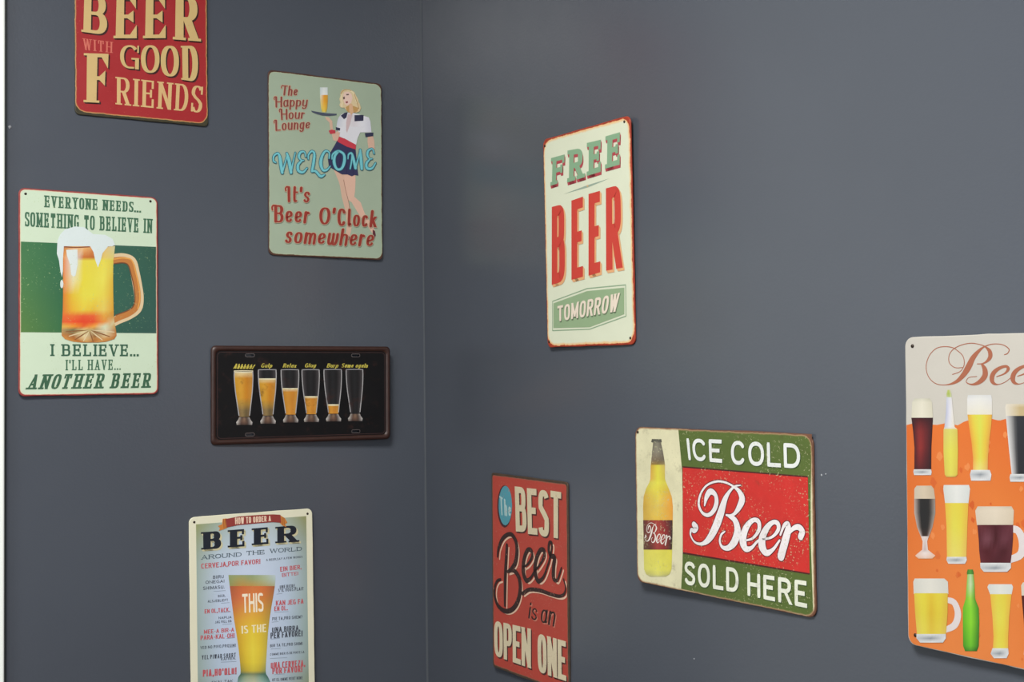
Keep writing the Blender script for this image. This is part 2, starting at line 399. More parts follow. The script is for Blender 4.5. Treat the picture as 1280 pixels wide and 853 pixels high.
# ------------------------------------------------------------------ sign materials and plates
def tin_print(name, w, h, mx, my, R, amp, rust, pale, pw, fleck, fcol, rough=.36, mottle=.10, bot=0.0, mott2=None, spec=.45):
    """glossy printed tin: ink colours from the mesh, worn towards the sheet's own edges"""
    k = NT(name); co = k.n('ShaderNodeTexCoord').outputs['Object']
    base = k.n('ShaderNodeVertexColor', layer_name='print').outputs[0]
    lo = k.noise(co, 30, 4, .6); hi = k.noise(co, 900, 2, .6)
    v = k.math('ADD', 1-mottle, k.math('MULTIPLY', lo, 2*mottle))
    v = k.math('MULTIPLY', v, k.math('ADD', .96, k.math('MULTIPLY', hi, .08)))
    cc = k.n('ShaderNodeCombineColor'); [k.put(cc.inputs[i], v) for i in range(3)]
    c = k.mix(1.0, base, cc.outputs[0], 'MULTIPLY')
    if mott2:
        c = k.mix(k.math('MULTIPLY', k.step(k.noise(co, 34, 5, .65), mott2[1], mott2[1]+.18), mott2[2]), c, srgb(mott2[0])+[1])
    if fleck > 0:
        a = k.step(k.noise(co, 340, 3, .62), .665-.07*fleck, .70-.05*fleck)
        b = k.step(k.noise(co, 24, 2), .40, .62)
        c = k.mix(k.math('MULTIPLY', k.math('MULTIPLY', a, b), .75), c, srgb(fcol)+[1])
    if rust:
        sp = k.n('ShaderNodeSeparateXYZ', {0: co}); M = .001
        qx = k.math('SUBTRACT', k.math('ABSOLUTE', sp.outputs[0]), w/2-mx*M-R*M)
        yy = k.math('ADD', sp.outputs[1], bot*M/2)
        qy = k.math('SUBTRACT', k.math('ABSOLUTE', k.math('SUBTRACT', sp.outputs[1], bot*M/2)), h/2-my*M-R*M-bot*M/2)
        mxx = k.math('MAXIMUM', qx, 0.0); mxy = k.math('MAXIMUM', qy, 0.0)
        ln = k.math('SQRT', k.math('ADD', k.math('MULTIPLY', mxx, mxx), k.math('MULTIPLY', mxy, mxy)))
        sd = k.math('SUBTRACT', k.math('ADD', ln, k.math('MINIMUM', k.math('MAXIMUM', qx, qy), 0.0)), R*M)
        nz = k.math('SUBTRACT', k.math('ADD', k.math('MULTIPLY', k.noise(co, 75, 4, .65), .75), k.math('MULTIPLY', k.noise(co, 14, 2), .25)), .5)
        sd = k.math('ADD', sd, k.math('MULTIPLY', nz, amp*M))
        c = k.mix(k.math('MULTIPLY', k.step(sd, -pw*M, -.15*M), .9), c, srgb(pale)+[1])
        rn = k.mix(k.noise(co, 110, 3), [x*.55 for x in srgb(rust)]+[1], [min(1, x*1.35) for x in srgb(rust)]+[1])
        e = k.step(sd, -.2*M, .5*M)
        c = k.mix(e, c, rn)
    k.put(k.b.inputs['Base Color'], c)
    k.put(k.b.inputs['Roughness'], k.math('ADD', rough-.05, k.math('MULTIPLY', lo, .16)))
    k.b.inputs['Specular IOR Level'].default_value = spec
    bp = k.n('ShaderNodeBump', {'Height': k.math('ADD', k.noise(co, 12, 2), k.math('MULTIPLY', hi, .01))})
    bp.inputs['Strength'].default_value = .35; bp.inputs['Distance'].default_value = .004
    k.t.links.new(bp.outputs[0], k.b.inputs['Normal'])
    return k.m
def rrect(w, h, r, n=7, seg=0, rnd=None, wob=0):
    P = []
    for cx, cy, a0 in ((w/2-r, h/2-r, 0), (-w/2+r, h/2-r, 90), (-w/2+r, -h/2+r, 180), (w/2-r, -h/2+r, 270)):
        for i in range(n+1):
            a = math.radians(a0+90*i/n); P.append((cx+r*math.cos(a), cy+r*math.sin(a)))
    if seg:
        Q = []
        for i, p in enumerate(P):
            q = P[(i+1) % len(P)]; Q.append(p); L = math.hypot(q[0]-p[0], q[1]-p[1])
            m = int(L//seg)
            for j in range(1, m):
                Q.append((p[0]+(q[0]-p[0])*j/m, p[1]+(q[1]-p[1])*j/m))
        P = Q
    return P
MMS = .001
def plate(sign, w, h, r, col, mat, depth=2.2, wob=.25, slots=()):
    """front sheet with a rolled edge; w, h in mm"""
    rnd = random.Random(len(col)+int(w*7+h*3)+int(r*10)); ph = [rnd.random()*6 for _ in range(6)]
    def wb(x, y, z, s):
        t = math.atan2(y/h, x/w); f = 1+s*wob*(.5*math.sin(9*t+ph[0])+.35*math.sin(23*t+ph[1])+.25*math.sin(41*t+ph[2]))/100
        return (x*f*MMS, y*f*MMS, z*MMS)
    rings = []
    for inset, z in ((1.1, 0), (.45, -.12), (.08, -.5), (0, -1.1), (.1, -depth), (1.6, -depth)):
        rings.append([wb(x, y, z, 1) for x, y in rrect(w-2*inset, h-2*inset, max(.5, r-inset), 7, 12)])
    n = len(rings[0]); n = min(len(q) for q in rings); base = rrect(w, h, r, 7, 12)
    rings = []
    for inset, z in ((1.1, 0), (.45, -.12), (.08, -.5), (0, -1.1), (.1, -depth), (1.6, -depth)):
        rings.append([wb(x*(1-2*inset/w), y*(1-2*inset/h), z, 1) for x, y in base])
    V = [v for q in rings for v in q]; n = len(base); F = []
    for k in range(len(rings)-1):
        for i in range(n):
            a, b = k*n+i, k*n+(i+1) % n; F.append((a, a+n, b+n, b))
    from mathutils.geometry import tessellate_polygon
    loops = [[Vector(v) for v in rings[0]]]
    for (sx, sy) in slots:
        lp = [(sx+x, sy+y) for x, y in rrect(13.5, 3.8, 1.8, 4)]
        loops.append([Vector((x*MMS, y*MMS, 0)) for x, y in lp])
    o = len(V); flat = [v for l in loops for v in l]
    for l in loops: V += [tuple(v) for v in l]
    for t in tessellate_polygon(loops):
        a, b, c = [flat[i] for i in t]
        cr = (b-a).cross(c-a).z
        F.append(tuple(o+i for i in (t if cr > 0 else t[::-1])))
    s = o+n
    for (sx, sy) in slots:          # thickness of the slot edges
        m = len(loops[1]); q = len(V)
        V += [(V[s+i][0], V[s+i][1], -.5*MMS) for i in range(m)]
        for i in range(m):
            j = (i+1) % m; F.append((s+i, s+j, q+j, q+i))
        s += m
    return mesh('tin_plate', V, F, mat, sign, [col]*len(V))

def build_part(sign, name, label, L, ops, gain, mat, w, h):
    V, F, C = [], [], []
    gc = lambda hx: [min(.95, c*gain) for c in srgb(hx)]
    def put(v2, f, col, z, st=None):
        # neighbouring strokes lie a hundredth of a millimetre apart, as layers of ink
        o = len(V); lv = [0]*len(v2)
        if st:
            c = -1; s2 = set(st)
            for i in range(len(v2)):
                if i in s2: c += 1
                lv[i] = max(0, c) % 16*.005
        V.extend((p[0]*MMS, p[1]*MMS, (z+q)*MMS) for p, q in zip(v2, lv)); F.extend(tuple(o+i for i in q) for q in f)
        C.extend([gc(col)]*len(v2) if isinstance(col, str) else col)
    for oi, op in enumerate(ops):
        k = op[0]; oz = oi % 8*.005
        if k == 'P':
            z = (L+op[3])*.1+.06+oz
            from mathutils.geometry import tessellate_polygon
            pts = [Vector((x, y, 0)) for x, y in op[2]]
            put(op[2], [tuple(t) for t in tessellate_polygon([pts])], op[1], z)
        elif k == 'S':
            z = (L+op[3])*.1+.06+oz; q = catmull([tuple(p) for p in op[2]], 5)
            v, f = [], []; pen(v, f, [(a, b) for a, b, _ in q], lambda j, t: max(.2, q[min(j, len(q)-1)][2]), True); put(v, f, op[1], z)
        elif k == 'T':
            _, col, style, txt, Q, dl, shade, halo = op; z = (L+dl)*.1+.06
            wd = (math.dist(Q[0], Q[1])+math.dist(Q[3], Q[2]))/2; ht = (math.dist(Q[0], Q[3])+math.dist(Q[1], Q[2]))/2
            def qm(u, v):     # Q: TL TR BR BL
                a = [Q[3][i]+(Q[2][i]-Q[3][i])*u for i in (0, 1)]; b = [Q[0][i]+(Q[1][i]-Q[0][i])*u for i in (0, 1)]
                return (a[0]+(b[0]-a[0])*v, a[1]+(b[1]-a[1])*v)
            v, f = text_shape(txt, style, wd/ht); s0 = list(starts)
            pts = [qm(a, b) for a, b in v]
            if shade:
                for s in (.35, .7, 1.0):
                    put([(a+shade[0]*s, b+shade[1]*s) for a, b in pts], f, shade[2], z-.032-.024*s)
            if halo:
                v2, f2 = text_shape(txt, style, wd/ht, 2*halo[0]/ht); put([qm(a, b) for a, b in v2], f2, halo[1], z-.058, list(starts))
            put(pts, f, col, z, s0)
        elif k in ('G', 'Q', 'B'):
            z = (L+op[-1])*.1+.06+oz; tab = [[gc(c) for c in r] for r in op[2]]
            if k == 'G':
                rows = op[1]; n = 10; m = len(rows); one = len(tab) == m
                le = [0]
                for a, b in zip(rows, rows[1:]): le.append(le[-1]+abs(a[1]-b[1])+1e-6)
                vv = [[(r[0]+(r[2]-r[0])*j/n, r[1]+(r[3]-r[1])*j/n) for j in range(n+1)] for r in rows]
                cc = [[table(tab, j/n, (i/(m-1) if one else le[i]/le[-1])) for j in range(n+1)] for i in range(m)]
            elif k == 'Q':
                a, b, c, d = op[1]; n = 24; m = 25
                vv = [[tuple((a[q]+(b[q]-a[q])*j/n)*(1-i/(m-1))+(d[q]+(c[q]-d[q])*j/n)*i/(m-1) for q in (0, 1)) for j in range(n+1)] for i in range(m)]
                cc = [[table(tab, j/n, i/(m-1)) for j in range(n+1)] for i in range(m)]
            else:
                x0, x1 = -w/2+1.0, w/2-1.0; n = 60; m = 20; R = 9
                xs = sorted([x0+(x1-x0)*i/n for i in range(n+1)]+[x0+R*(1-math.cos(t*.26)) for t in range(1, 6)]+[x1-R*(1-math.cos(t*.26)) for t in range(1, 6)]); n = len(xs)-1
                def ty(x):
                    T = op[1]
                    if x <= T[0][0]: return T[0][1]
                    for p, q in zip(T, T[1:]):
                        if x <= q[0]: return p[1]+(q[1]-p[1])*(x-p[0])/(q[0]-p[0])
                    return T[-1][1]
                def by(x):
                    e = min(x-x0, x1-x); return -h/2+1.0+(R-math.sqrt(max(0, R*R-(R-e)**2)) if e < R else 0)
                vv = [[(x, ty(x)+(by(x)-ty(x))*i/(m-1)) for x in xs] for i in range(m)]
                cc = [[table(tab, (x-x0)/(x1-x0), i/(m-1)) for x in xs] for i in range(m)]
            o = len(V)
            for rv, rc in zip(vv, cc):
                V.extend((x*MMS, y*MMS, z*MMS) for x, y in rv); C.extend(rc)
            for i in range(m-1):
                for j in range(n): F.append((o+i*(n+1)+j, o+i*(n+1)+j+1, o+(i+1)*(n+1)+j+1, o+(i+1)*(n+1)+j))
    # every printed face looks out of the sign
    G = []
    for f in F:
        ar = 0
        for i in range(len(f)):
            a, b = V[f[i]], V[f[(i+1) % len(f)]]; ar += a[0]*b[1]-b[0]*a[1]
        if abs(ar) < 1e-13: continue
        G.append(f if ar > 0 else tuple(reversed(f)))
    o = mesh(name, V, G, mat, sign, C)
    if label: o['label'] = label
    return o

# ------------------------------------------------------------------ where the signs hang and what is printed on them (mm on each sheet)
PLACE = {
 'S1': ([0.00446, -0.47891, 0.54943], [0.00286, 0.99997, 0.00691], [0.00784, -0.00693, 0.99995], 0.1997, 0.3000),
 'S2': ([0.00507, -0.18036, 0.35301], [0.01453, 0.99989, -0.0003], [0.00415, 0.00024, 0.99999], 0.1998, 0.2985),
 'S3': ([0.00493, -0.5563, 0.1344], [-0.00546, 0.99998, -0.00136], [-0.00928, 0.0013, 0.99996], 0.1992, 0.2995),
 'S4': ([0.01064, -0.2249, -0.01909], [0.04534, 0.99897, -0.00221], [0.01044, 0.00174, 0.99994], 0.3012, 0.1542),
 'S5': ([0.00639, -0.30955, -0.35388], [0.01171, 0.99993, 0.00323], [-0.01476, -0.00306, 0.99989], 0.2005, 0.3000),
 'S6': ([0.49445, -0.00777, 0.19457], [0.99972, 0.02101, -0.01044], [0.01081, -0.01783, 0.99978], 0.2000, 0.2997),
 'S7': ([0.33228, -0.00578, -0.29301], [0.99962, 0.02571, -0.0097], [0.00973, -0.00137, 0.99995], 0.2007, 0.2981),
 'S8': ([0.75247, -0.00807, -0.16163], [0.99943, 0.03362, -0.00254], [0.00253, 0.0002, 1.0], 0.3005, 0.1981),
 'S9': ([1.1324, -0.00689, -0.11387], [0.99984, 0.01734, -0.00349], [0.00325, 0.01427, 0.99989], 0.2000, 0.3017),
}
GAIN = {"S1": 0.9, "S2": 1.1, "S3": 0.96, "S4": 0.85, "S5": 1.1, "S6": 0.92, "S7": 0.95, "S8": 0.9, "S9": 0.73}
SLOTS = [(-89,62.3),(89,62.3),(-89,-62.3),(89,-62.3)]
ART = {
 'S1': {'holes': [], 'parts': [
  ['lettering', 'large cream letters BEER with dark shading', 1, None, [
   ['T','D7B97D','flare','B',[[-87.7,28.2],[-50.2,33.0],[-50.6,-27.1],[-89.6,-26.6]],0,[2.2,-2.2,'3A1C18'],None],
   ['T','D7B97D','flare','E',[[-41.1,33.6],[-6.6,38.8],[-6.5,-25.4],[-43.1,-30.2]],0,[2.2,-2.2,'3A1C18'],None],
   ['T','D7B97D','flare','E',[[2.5,40.1],[37.4,45.3],[37.3,-19.3],[0.7,-24.5]],0,[2.2,-2.2,'3A1C18'],None],
   ['T','D7B97D','flare','R',[[47.9,47.8],[87.7,52.4],[88.9,-18.0],[46.2,-20.2]],0,[2.2,-2.2,'3A1C18'],None],
  ]],
  ['lettering', 'small faded orange letters WITH', 1, None, [
   ['T','D87262','serif','WITH',[[-88.6,-36.2],[-44.3,-36.2],[-44.9,-52.7],[-87.9,-53.2]],0,None,None],
  ]],
  ['lettering', 'cream letters GOOD with dark shading', 1, None, [
   ['T','D7B97D','flare2','G',[[-34.3,-39.6],[-5.5,-35.9],[-6.5,-73.0],[-34.0,-73.2]],0,[2.2,-2.2,'3A1C18'],None],
   ['T','D7B97D','flare2','O',[[-3.0,-35.6],[25.1,-32.0],[24.8,-74.5],[-3.2,-77.8]],0,[2.2,-2.2,'3A1C18'],None],
   ['T','D7B97D','flare2','O',[[26.9,-32.2],[55.0,-29.2],[54.6,-77.3],[26.6,-79.0]],0,[2.2,-2.2,'3A1C18'],None],
   ['T','D7B97D','flare2','D',[[58.1,-28.8],[86.6,-24.6],[86.2,-82.1],[58.5,-81.1]],0,[2.2,-2.2,'3A1C18'],None],
  ]],
  ['lettering', 'cream letters FRIENDS with an oversized first letter', 1, None, [
   ['T','D7B97D','flareF','F',[[-85.8,-58.0],[-46.3,-54.3],[-49.7,-128.8],[-86.7,-130.9]],0,[2.2,-2.2,'3A1C18'],None],
   ['T','DDB880','serifb','RIENDS',[[-40.8,-88.0],[92.8,-87.7],[89.8,-129.7],[-41.1,-129.4]],0,None,None],
  ]],
 ]},
 'S2': {'holes': [], 'parts': [
  ['figure_print', 'picture of a blonde waitress in a white shirt and navy skirt', 1, None, [
   ['P','CBA893',[[12.5,-4.3],[33.3,-8.1],[31.9,-26.9],[35.6,-45.3],[38.9,-52.9],[31.3,-54.9],[25.6,-38.2],[20.7,-21.5]],0],
   ['P','CBA893',[[21.6,-19.7],[30.2,-19.1],[34.0,-39.1],[39.7,-59.0],[42.1,-69.7],[44.2,-93.0],[41.1,-110.3],[36.0,-116.8],[32.3,-112.3],[35.3,-93.5],[32.6,-70.3],[26.1,-47.4]],0],
   ['P','D2AC98',[[30.9,-19.0],[50.9,-17.5],[48.7,-45.9],[60.0,-54.5],[67.5,-72.9],[80.2,-91.0],[86.1,-101.7],[81.8,-106.6],[73.3,-94.5],[59.8,-79.6],[43.9,-55.6],[38.1,-52.0],[34.0,-36.0]],1],
   ['P','D2AC98',[[30.3,-8.3],[50.5,-6.7],[51.1,-17.6],[49.9,-38.1],[48.2,-46.0],[34.8,-45.4],[31.9,-26.9]],1],
   ['S','8A5A50',[[29.6,-19.1,0.7],[33.5,-37.6,0.7],[38.9,-57.5,0.7],[39.7,-65.2,0.7]],3,None,False],
   ['P','6A2A30',[[33.0,-110.7],[38.5,-112.0],[41.0,-115.8],[38.5,-119.0],[33.5,-117.2],[31.3,-113.6]],3],
   ['P','5A2A34',[[81.5,-98.8],[85.6,-100.9],[87.2,-107.9],[84.5,-114.4],[80.0,-117.7],[81.4,-109.8]],3],
   ['P','2F3052',[[18.6,45.5],[51.2,34.1],[53.6,9.2],[56.0,-10.2],[49.3,-9.6],[44.2,-12.2],[36.6,-9.7],[26.6,-10.4],[15.0,-4.8],[3.5,1.2],[1.9,12.7],[6.9,25.5],[12.8,35.3]],4],
   ['S','24254A',[[25.2,30.2,1.2],[21.6,-4.3,1.2]],5,None,False],
   ['S','24254A',[[35.2,28.0,1.2],[35.0,-7.9,1.2]],5,None,False],
   ['S','24254A',[[43.6,27.2,1.2],[46.7,-8.6,1.2]],5,None,False],
   ['P','BE3A48',[[21.6,52.0],[32.0,49.6],[52.1,41.2],[51.4,33.3],[35.3,36.6],[18.6,43.6]],6],
   ['P','CBA893',[[-2.7,82.7],[3.9,82.2],[10.0,76.6],[10.9,64.2],[15.3,58.4],[21.2,62.1],[24.8,56.2],[18.6,44.0],[11.9,44.9],[8.7,55.5],[6.2,63.8],[5.0,73.8],[-1.1,78.9]],3],
   ['P','B83844',[[3.4,60.1],[8.7,62.5],[15.3,61.9],[15.3,56.9],[6.2,54.8]],4],
   ['P','CBA893',[[73.4,57.7],[82.9,58.9],[85.4,50.9],[86.2,37.5],[81.8,33.2],[75.0,35.7],[73.0,48.2]],3],
   ['G',[[31.4,92.8,45.7,94.3],[25.0,88.7,60.0,92.3],[21.3,84.0,75.4,89.5],[18.8,77.5,78.4,83.4],[17.2,68.0,79.4,74.0],[18.7,65.0,79.7,70.9],[21.1,59.0,80.3,64.7]],[['C6C6CC','DAD8DC','C8C2C8','D8D8DE','D8D8DC'],['BCC0CC','D8D8DC','CFC9CE','DADAE0','CACAD4'],['C4C6CE','D6D6DA','D4D0D4','D8D8DE','C8C8D2']],5],
   ['P','D4D4DA',[[20.4,68.3],[68.4,73.0],[63.3,69.3],[59.8,62.7],[54.7,52.0],[52.1,40.0],[36.1,47.1],[22.4,52.6],[23.6,59.2]],6],
   ['P','C4AEB0',[[37.7,91.1],[45.6,90.4],[41.7,75.1],[35.9,59.6],[34.2,63.4],[34.6,77.5]],7],
   ['P','2E2F48',[[25.0,87.1],[31.4,92.5],[37.2,94.2],[35.0,85.3],[30.6,81.8]],8],
   ['P','2E2F48',[[49.5,90.6],[66.0,92.6],[65.6,82.8],[49.5,80.2]],8],
   ['P','30324A',[[15.9,67.1],[23.7,66.4],[23.2,62.0],[16.2,62.9]],8],
   ['P','30324A',[[68.0,62.2],[83.8,64.7],[83.1,58.6],[69.2,55.7]],8],
   ['P','D2BE96',[[25.2,126.5],[27.9,130.3],[33.6,132.2],[41.7,132.5],[49.3,129.5],[52.6,123.3],[56.0,118.2],[57.6,111.3],[59.8,103.6],[56.7,98.3],[51.6,95.7],[48.2,94.2],[38.9,93.6],[34.4,97.5],[31.4,100.6],[27.8,105.2],[24.8,109.3],[26.2,115.7],[24.2,121.7]],9],
   ['S','E2D6B4',[[27.4,123.6,1.6],[26.2,115.7,1.6],[27.4,108.0,1.6],[26.1,102.4,1.6]],12,None,False],
   ['S','E0D4B0',[[36.6,131.2,1.6],[45.9,128.8,1.6],[50.4,121.5,1.6],[53.0,112.3,1.6]],10,None,False],
   ['P','CDB78C',[[45.8,111.6],[51.7,116.1],[58.8,111.4],[61.5,103.8],[58.7,97.5],[52.4,94.7],[47.4,97.6]],9],
   ['P','D6C49E',[[24.5,120.2],[22.5,114.5],[24.4,109.2],[22.4,104.7],[25.1,100.7],[30.1,100.5],[30.8,106.5],[28.1,113.6]],9],
   ['P','B89058',[[33.9,102.4],[39.8,106.2],[48.3,105.5],[56.7,103.3],[55.0,97.6],[48.2,94.5],[38.9,93.9],[35.1,97.1]],10],
   ['P','D0A884',[[39.9,110.1],[45.8,108.4],[47.5,95.3],[43.4,89.7],[39.8,96.0]],11],
   ['P','DDC0B2',[[29.4,122.3],[31.6,126.9],[38.3,128.6],[44.2,125.5],[46.0,117.9],[43.2,110.0],[36.8,105.3],[32.5,106.7],[30.3,110.7],[29.0,116.0]],11],
   ['P','54403C',[[34.6,124.1],[39.1,124.9],[39.6,123.1],[35.2,122.0]],12],
   ['P','5E4A44',[[28.8,118.3],[31.9,119.8],[32.2,115.6],[29.5,114.5]],12],
   ['P','8A3A3E',[[33.2,111.4],[37.5,112.5],[37.8,110.1],[34.5,108.5]],12],
   ['S','B08A50',[[25.2,123.4,1],[28.2,128.4,1],[35.0,131.7,1],[43.4,130.9,1]],12,None,False],
   ['S','A98250',[[49.2,126.1,1],[51.7,118.5,1],[55.1,109.4,1],[57.6,101.8,1]],12,None,False],
  ]],
  ['tray_print', 'picture of a beer glass on a dark tray', 5, None, [
   ['P','484E5E',[[-27.1,90.2],[-17.4,89.4],[-2.6,88.8],[18.0,89.7],[17.5,87.1],[5.6,84.6],[-7.6,83.9],[-17.4,85.4],[-25.5,87.9]],0],
  ]],
  ['glass_print', 'picture of a tall beer glass with white foam', 5, 1, [
   ['G',[[-11.5,130.1,2.0,131.7],[-11.2,117.8,2.3,119.3],[-11.2,117.5,2.3,119.0],[-10.8,107.0,2.2,108.4],[-9.7,96.3,1.2,97.4],[-8.1,91.0,-0.2,91.8],[-7.4,89.1,-0.9,89.8]],[['B8C4C4','D0D6D4','C0CACA'],['C4CED0','DCDEDA','C6CECC'],['D8DCCC','D89028','C89838'],['D8C890','E0A030','BC8A30'],['D8C060','E2B848','C09A38'],['C8B040','D8C050','B89838'],['B0B080','C8C090','A8A070']],1],
  ]],
  ['lettering', 'rust red script lettering The Happy Hour Lounge', 5, None, [
   ['T','84403A','lob','The',[[-75.9,126.2],[-48.8,127.5],[-50.0,111.7],[-76.7,109.8]],0,None,[0.9,'B8A288']],
   ['T','84403A','lob','Happy',[[-88.6,106.5],[-31.9,111.7],[-33.6,96.6],[-87.1,88.9]],0,None,[0.9,'B8A288']],
   ['T','84403A','lob','Hour',[[-80.0,87.7],[-36.9,90.4],[-38.5,76.1],[-77.7,69.7]],0,None,[0.9,'B8A288']],
   ['T','84403A','lob','Lounge',[[-88.8,68.6],[-28.0,76.0],[-28.9,60.5],[-87.3,51.1]],0,None,[0.9,'B8A288']],
  ]],
  ['lettering', 'turquoise outlined lettering WELCOME', 14, None, [
   ['S','2F6678',[[-87.9,-0.1,3.9],[-91.7,1.8,4.26],[-91.0,10.2,4.62],[-84.3,14.9,4.98],[-81.1,8.8,6.42],[-79.1,-4.7,7.14],[-77.3,-15.5,6.42]],0,None,False],
   ['S','2F6678',[[-77.3,-15.5,4.98],[-73.3,-2.7,4.26],[-68.5,13.6,3.9]],0,None,False],
   ['S','2F6678',[[-69.2,16.2,4.98],[-65.8,5.5,7.14],[-63.8,-5.0,7.14],[-62.4,-14.3,6.42]],0,None,False],
   ['S','2F6678',[[-62.4,-14.3,4.62],[-59.0,1.5,3.9],[-54.9,18.6,3.54]],0,None,False],
   ['S','2F6678',[[-36.9,13.7,3.9],[-39.6,21.2,4.26],[-46.1,19.7,5.34],[-48.8,12.3,5.7],[-44.5,7.0,4.26],[-40.5,7.3,3.54]],0,None,False],
   ['S','2F6678',[[-43.7,6.4,4.26],[-50.2,-0.8,6.06],[-49.9,-10.0,6.42],[-42.2,-12.4,5.34],[-34.8,-4.9,3.9]],0,None,False],
   ['S','2F6678',[[-32.7,10.1,3.9],[-32.4,16.7,4.26],[-26.7,23.4,4.98],[-22.3,20.7,5.7],[-23.4,6.0,6.42],[-26.4,-9.3,5.7]],0,None,False],
   ['S','2F6678',[[-26.4,-9.6,4.26],[-20.3,-8.9,5.7],[-11.4,-16.5,6.06],[-4.5,-13.3,3.9]],0,None,False],
   ['S','2F6678',[[3.5,14.4,3.9],[3.9,23.7,4.26],[-2.2,26.0,4.98],[-8.8,16.4,6.42],[-11.0,3.9,7.14],[-7.3,-5.8,6.06],[-0.7,-5.3,4.98],[5.4,1.4,3.54]],0,None,False],
   ['S','2F6678',[[8.8,13.6,3.9],[9.4,20.3,4.26],[15.2,25.9,4.98],[21.8,27.6,5.34],[29.8,22.8,6.06],[30.4,10.4,6.78],[25.0,-1.2,5.7],[17.5,-2.3,5.7],[12.6,7.4,6.78],[13.8,19.1,6.06],[20.2,27.0,4.98]],0,None,False],
   ['S','2F6678',[[37.1,16.4,3.54],[38.2,23.6,4.26],[43.3,26.3,4.98],[46.1,19.5,6.42],[50.5,1.9,6.42]],0,None,False],
   ['S','2F6678',[[44.4,24.9,3.54],[43.2,11.5,4.26],[40.9,0.0,3.9]],0,None,False],
   ['S','2F6678',[[50.5,1.9,4.26],[55.4,18.8,4.26],[59.7,33.3,4.26]],0,None,False],
   ['S','2F6678',[[59.2,33.2,4.98],[60.4,19.2,7.14],[61.7,1.7,6.42]],0,None,False],
   ['S','2F6678',[[84.4,29.1,3.9],[81.4,36.7,4.26],[74.2,33.3,5.34],[72.1,25.7,5.7],[76.6,19.6,4.26],[80.9,20.1,3.54]],0,None,False],
   ['S','2F6678',[[76.6,19.0,4.26],[70.3,11.3,6.06],[71.4,3.6,6.42],[80.0,3.8,5.34],[87.1,13.5,3.9]],0,None,False],
   ['S','70BCC4',[[-87.9,-0.1,1.8],[-91.7,1.8,2.16],[-91.0,10.2,2.52],[-84.3,14.9,2.88],[-81.1,8.8,4.32],[-79.1,-4.7,5.04],[-77.3,-15.5,4.32]],2,None,False],
   ['S','70BCC4',[[-77.3,-15.5,2.88],[-73.3,-2.7,2.16],[-68.5,13.6,1.8]],2,None,False],
   ['S','70BCC4',[[-69.2,16.2,2.88],[-65.8,5.5,5.04],[-63.8,-5.0,5.04],[-62.4,-14.3,4.32]],2,None,False],
   ['S','70BCC4',[[-62.4,-14.3,2.52],[-59.0,1.5,1.8],[-54.9,18.6,1.44]],2,None,False],
   ['S','70BCC4',[[-36.9,13.7,1.8],[-39.6,21.2,2.16],[-46.1,19.7,3.24],[-48.8,12.3,3.6],[-44.5,7.0,2.16],[-40.5,7.3,1.44]],2,None,False],
   ['S','70BCC4',[[-43.7,6.4,2.16],[-50.2,-0.8,3.96],[-49.9,-10.0,4.32],[-42.2,-12.4,3.24],[-34.8,-4.9,1.8]],2,None,False],
   ['S','70BCC4',[[-32.7,10.1,1.8],[-32.4,16.7,2.16],[-26.7,23.4,2.88],[-22.3,20.7,3.6],[-23.4,6.0,4.32],[-26.4,-9.3,3.6]],2,None,False],
   ['S','70BCC4',[[-26.4,-9.6,2.16],[-20.3,-8.9,3.6],[-11.4,-16.5,3.96],[-4.5,-13.3,1.8]],2,None,False],
   ['S','70BCC4',[[3.5,14.4,1.8],[3.9,23.7,2.16],[-2.2,26.0,2.88],[-8.8,16.4,4.32],[-11.0,3.9,5.04],[-7.3,-5.8,3.96],[-0.7,-5.3,2.88],[5.4,1.4,1.44]],2,None,False],
   ['S','70BCC4',[[8.8,13.6,1.8],[9.4,20.3,2.16],[15.2,25.9,2.88],[21.8,27.6,3.24],[29.8,22.8,3.96],[30.4,10.4,4.68],[25.0,-1.2,3.6],[17.5,-2.3,3.6],[12.6,7.4,4.68],[13.8,19.1,3.96],[20.2,27.0,2.88]],2,None,False],
   ['S','70BCC4',[[37.1,16.4,1.44],[38.2,23.6,2.16],[43.3,26.3,2.88],[46.1,19.5,4.32],[50.5,1.9,4.32]],2,None,False],
   ['S','70BCC4',[[44.4,24.9,1.44],[43.2,11.5,2.16],[40.9,0.0,1.8]],2,None,False],
   ['S','70BCC4',[[50.5,1.9,2.16],[55.4,18.8,2.16],[59.7,33.3,2.16]],2,None,False],
   ['S','70BCC4',[[59.2,33.2,2.88],[60.4,19.2,5.04],[61.7,1.7,4.32]],2,None,False],
   ['S','70BCC4',[[84.4,29.1,1.8],[81.4,36.7,2.16],[74.2,33.3,3.24],[72.1,25.7,3.6],[76.6,19.6,2.16],[80.9,20.1,1.44]],2,None,False],
   ['S','70BCC4',[[76.6,19.0,2.16],[70.3,11.3,3.96],[71.4,3.6,4.32],[80.0,3.8,3.24],[87.1,13.5,1.8]],2,None,False],
  ]],
  ['lettering', "rust red script lettering It's Beer O'Clock somewhere", 14, None, [
   ['T','8E3228','lob',"It's",[[-69.5,-37.2],[-28.6,-35.8],[-30.3,-60.7],[-67.2,-62.5]],0,None,[0.9,'B8A288']],
   ['T','8E3228','lob','Beer',[[-92.0,-68.7],[-28.8,-67.2],[-31.3,-94.9],[-89.9,-96.7]],0,None,[0.9,'B8A288']],
   ['T','8E3228','lob',"O'",[[-14.9,-67.4],[14.6,-66.8],[12.0,-94.8],[-13.1,-95.4]],0,None,[0.9,'B8A288']],
   ['T','8E3228','lob','Clock',[[17.1,-67.4],[90.6,-66.7],[88.7,-94.9],[18.6,-96.0]],0,None,[0.9,'B8A288']],
   ['T','8E3228','lob','somewhere',[[-70.6,-102.4],[86.1,-98.9],[82.5,-127.9],[-73.1,-128.6]],0,None,[0.9,'B8A288']],
  ]],
 ]},
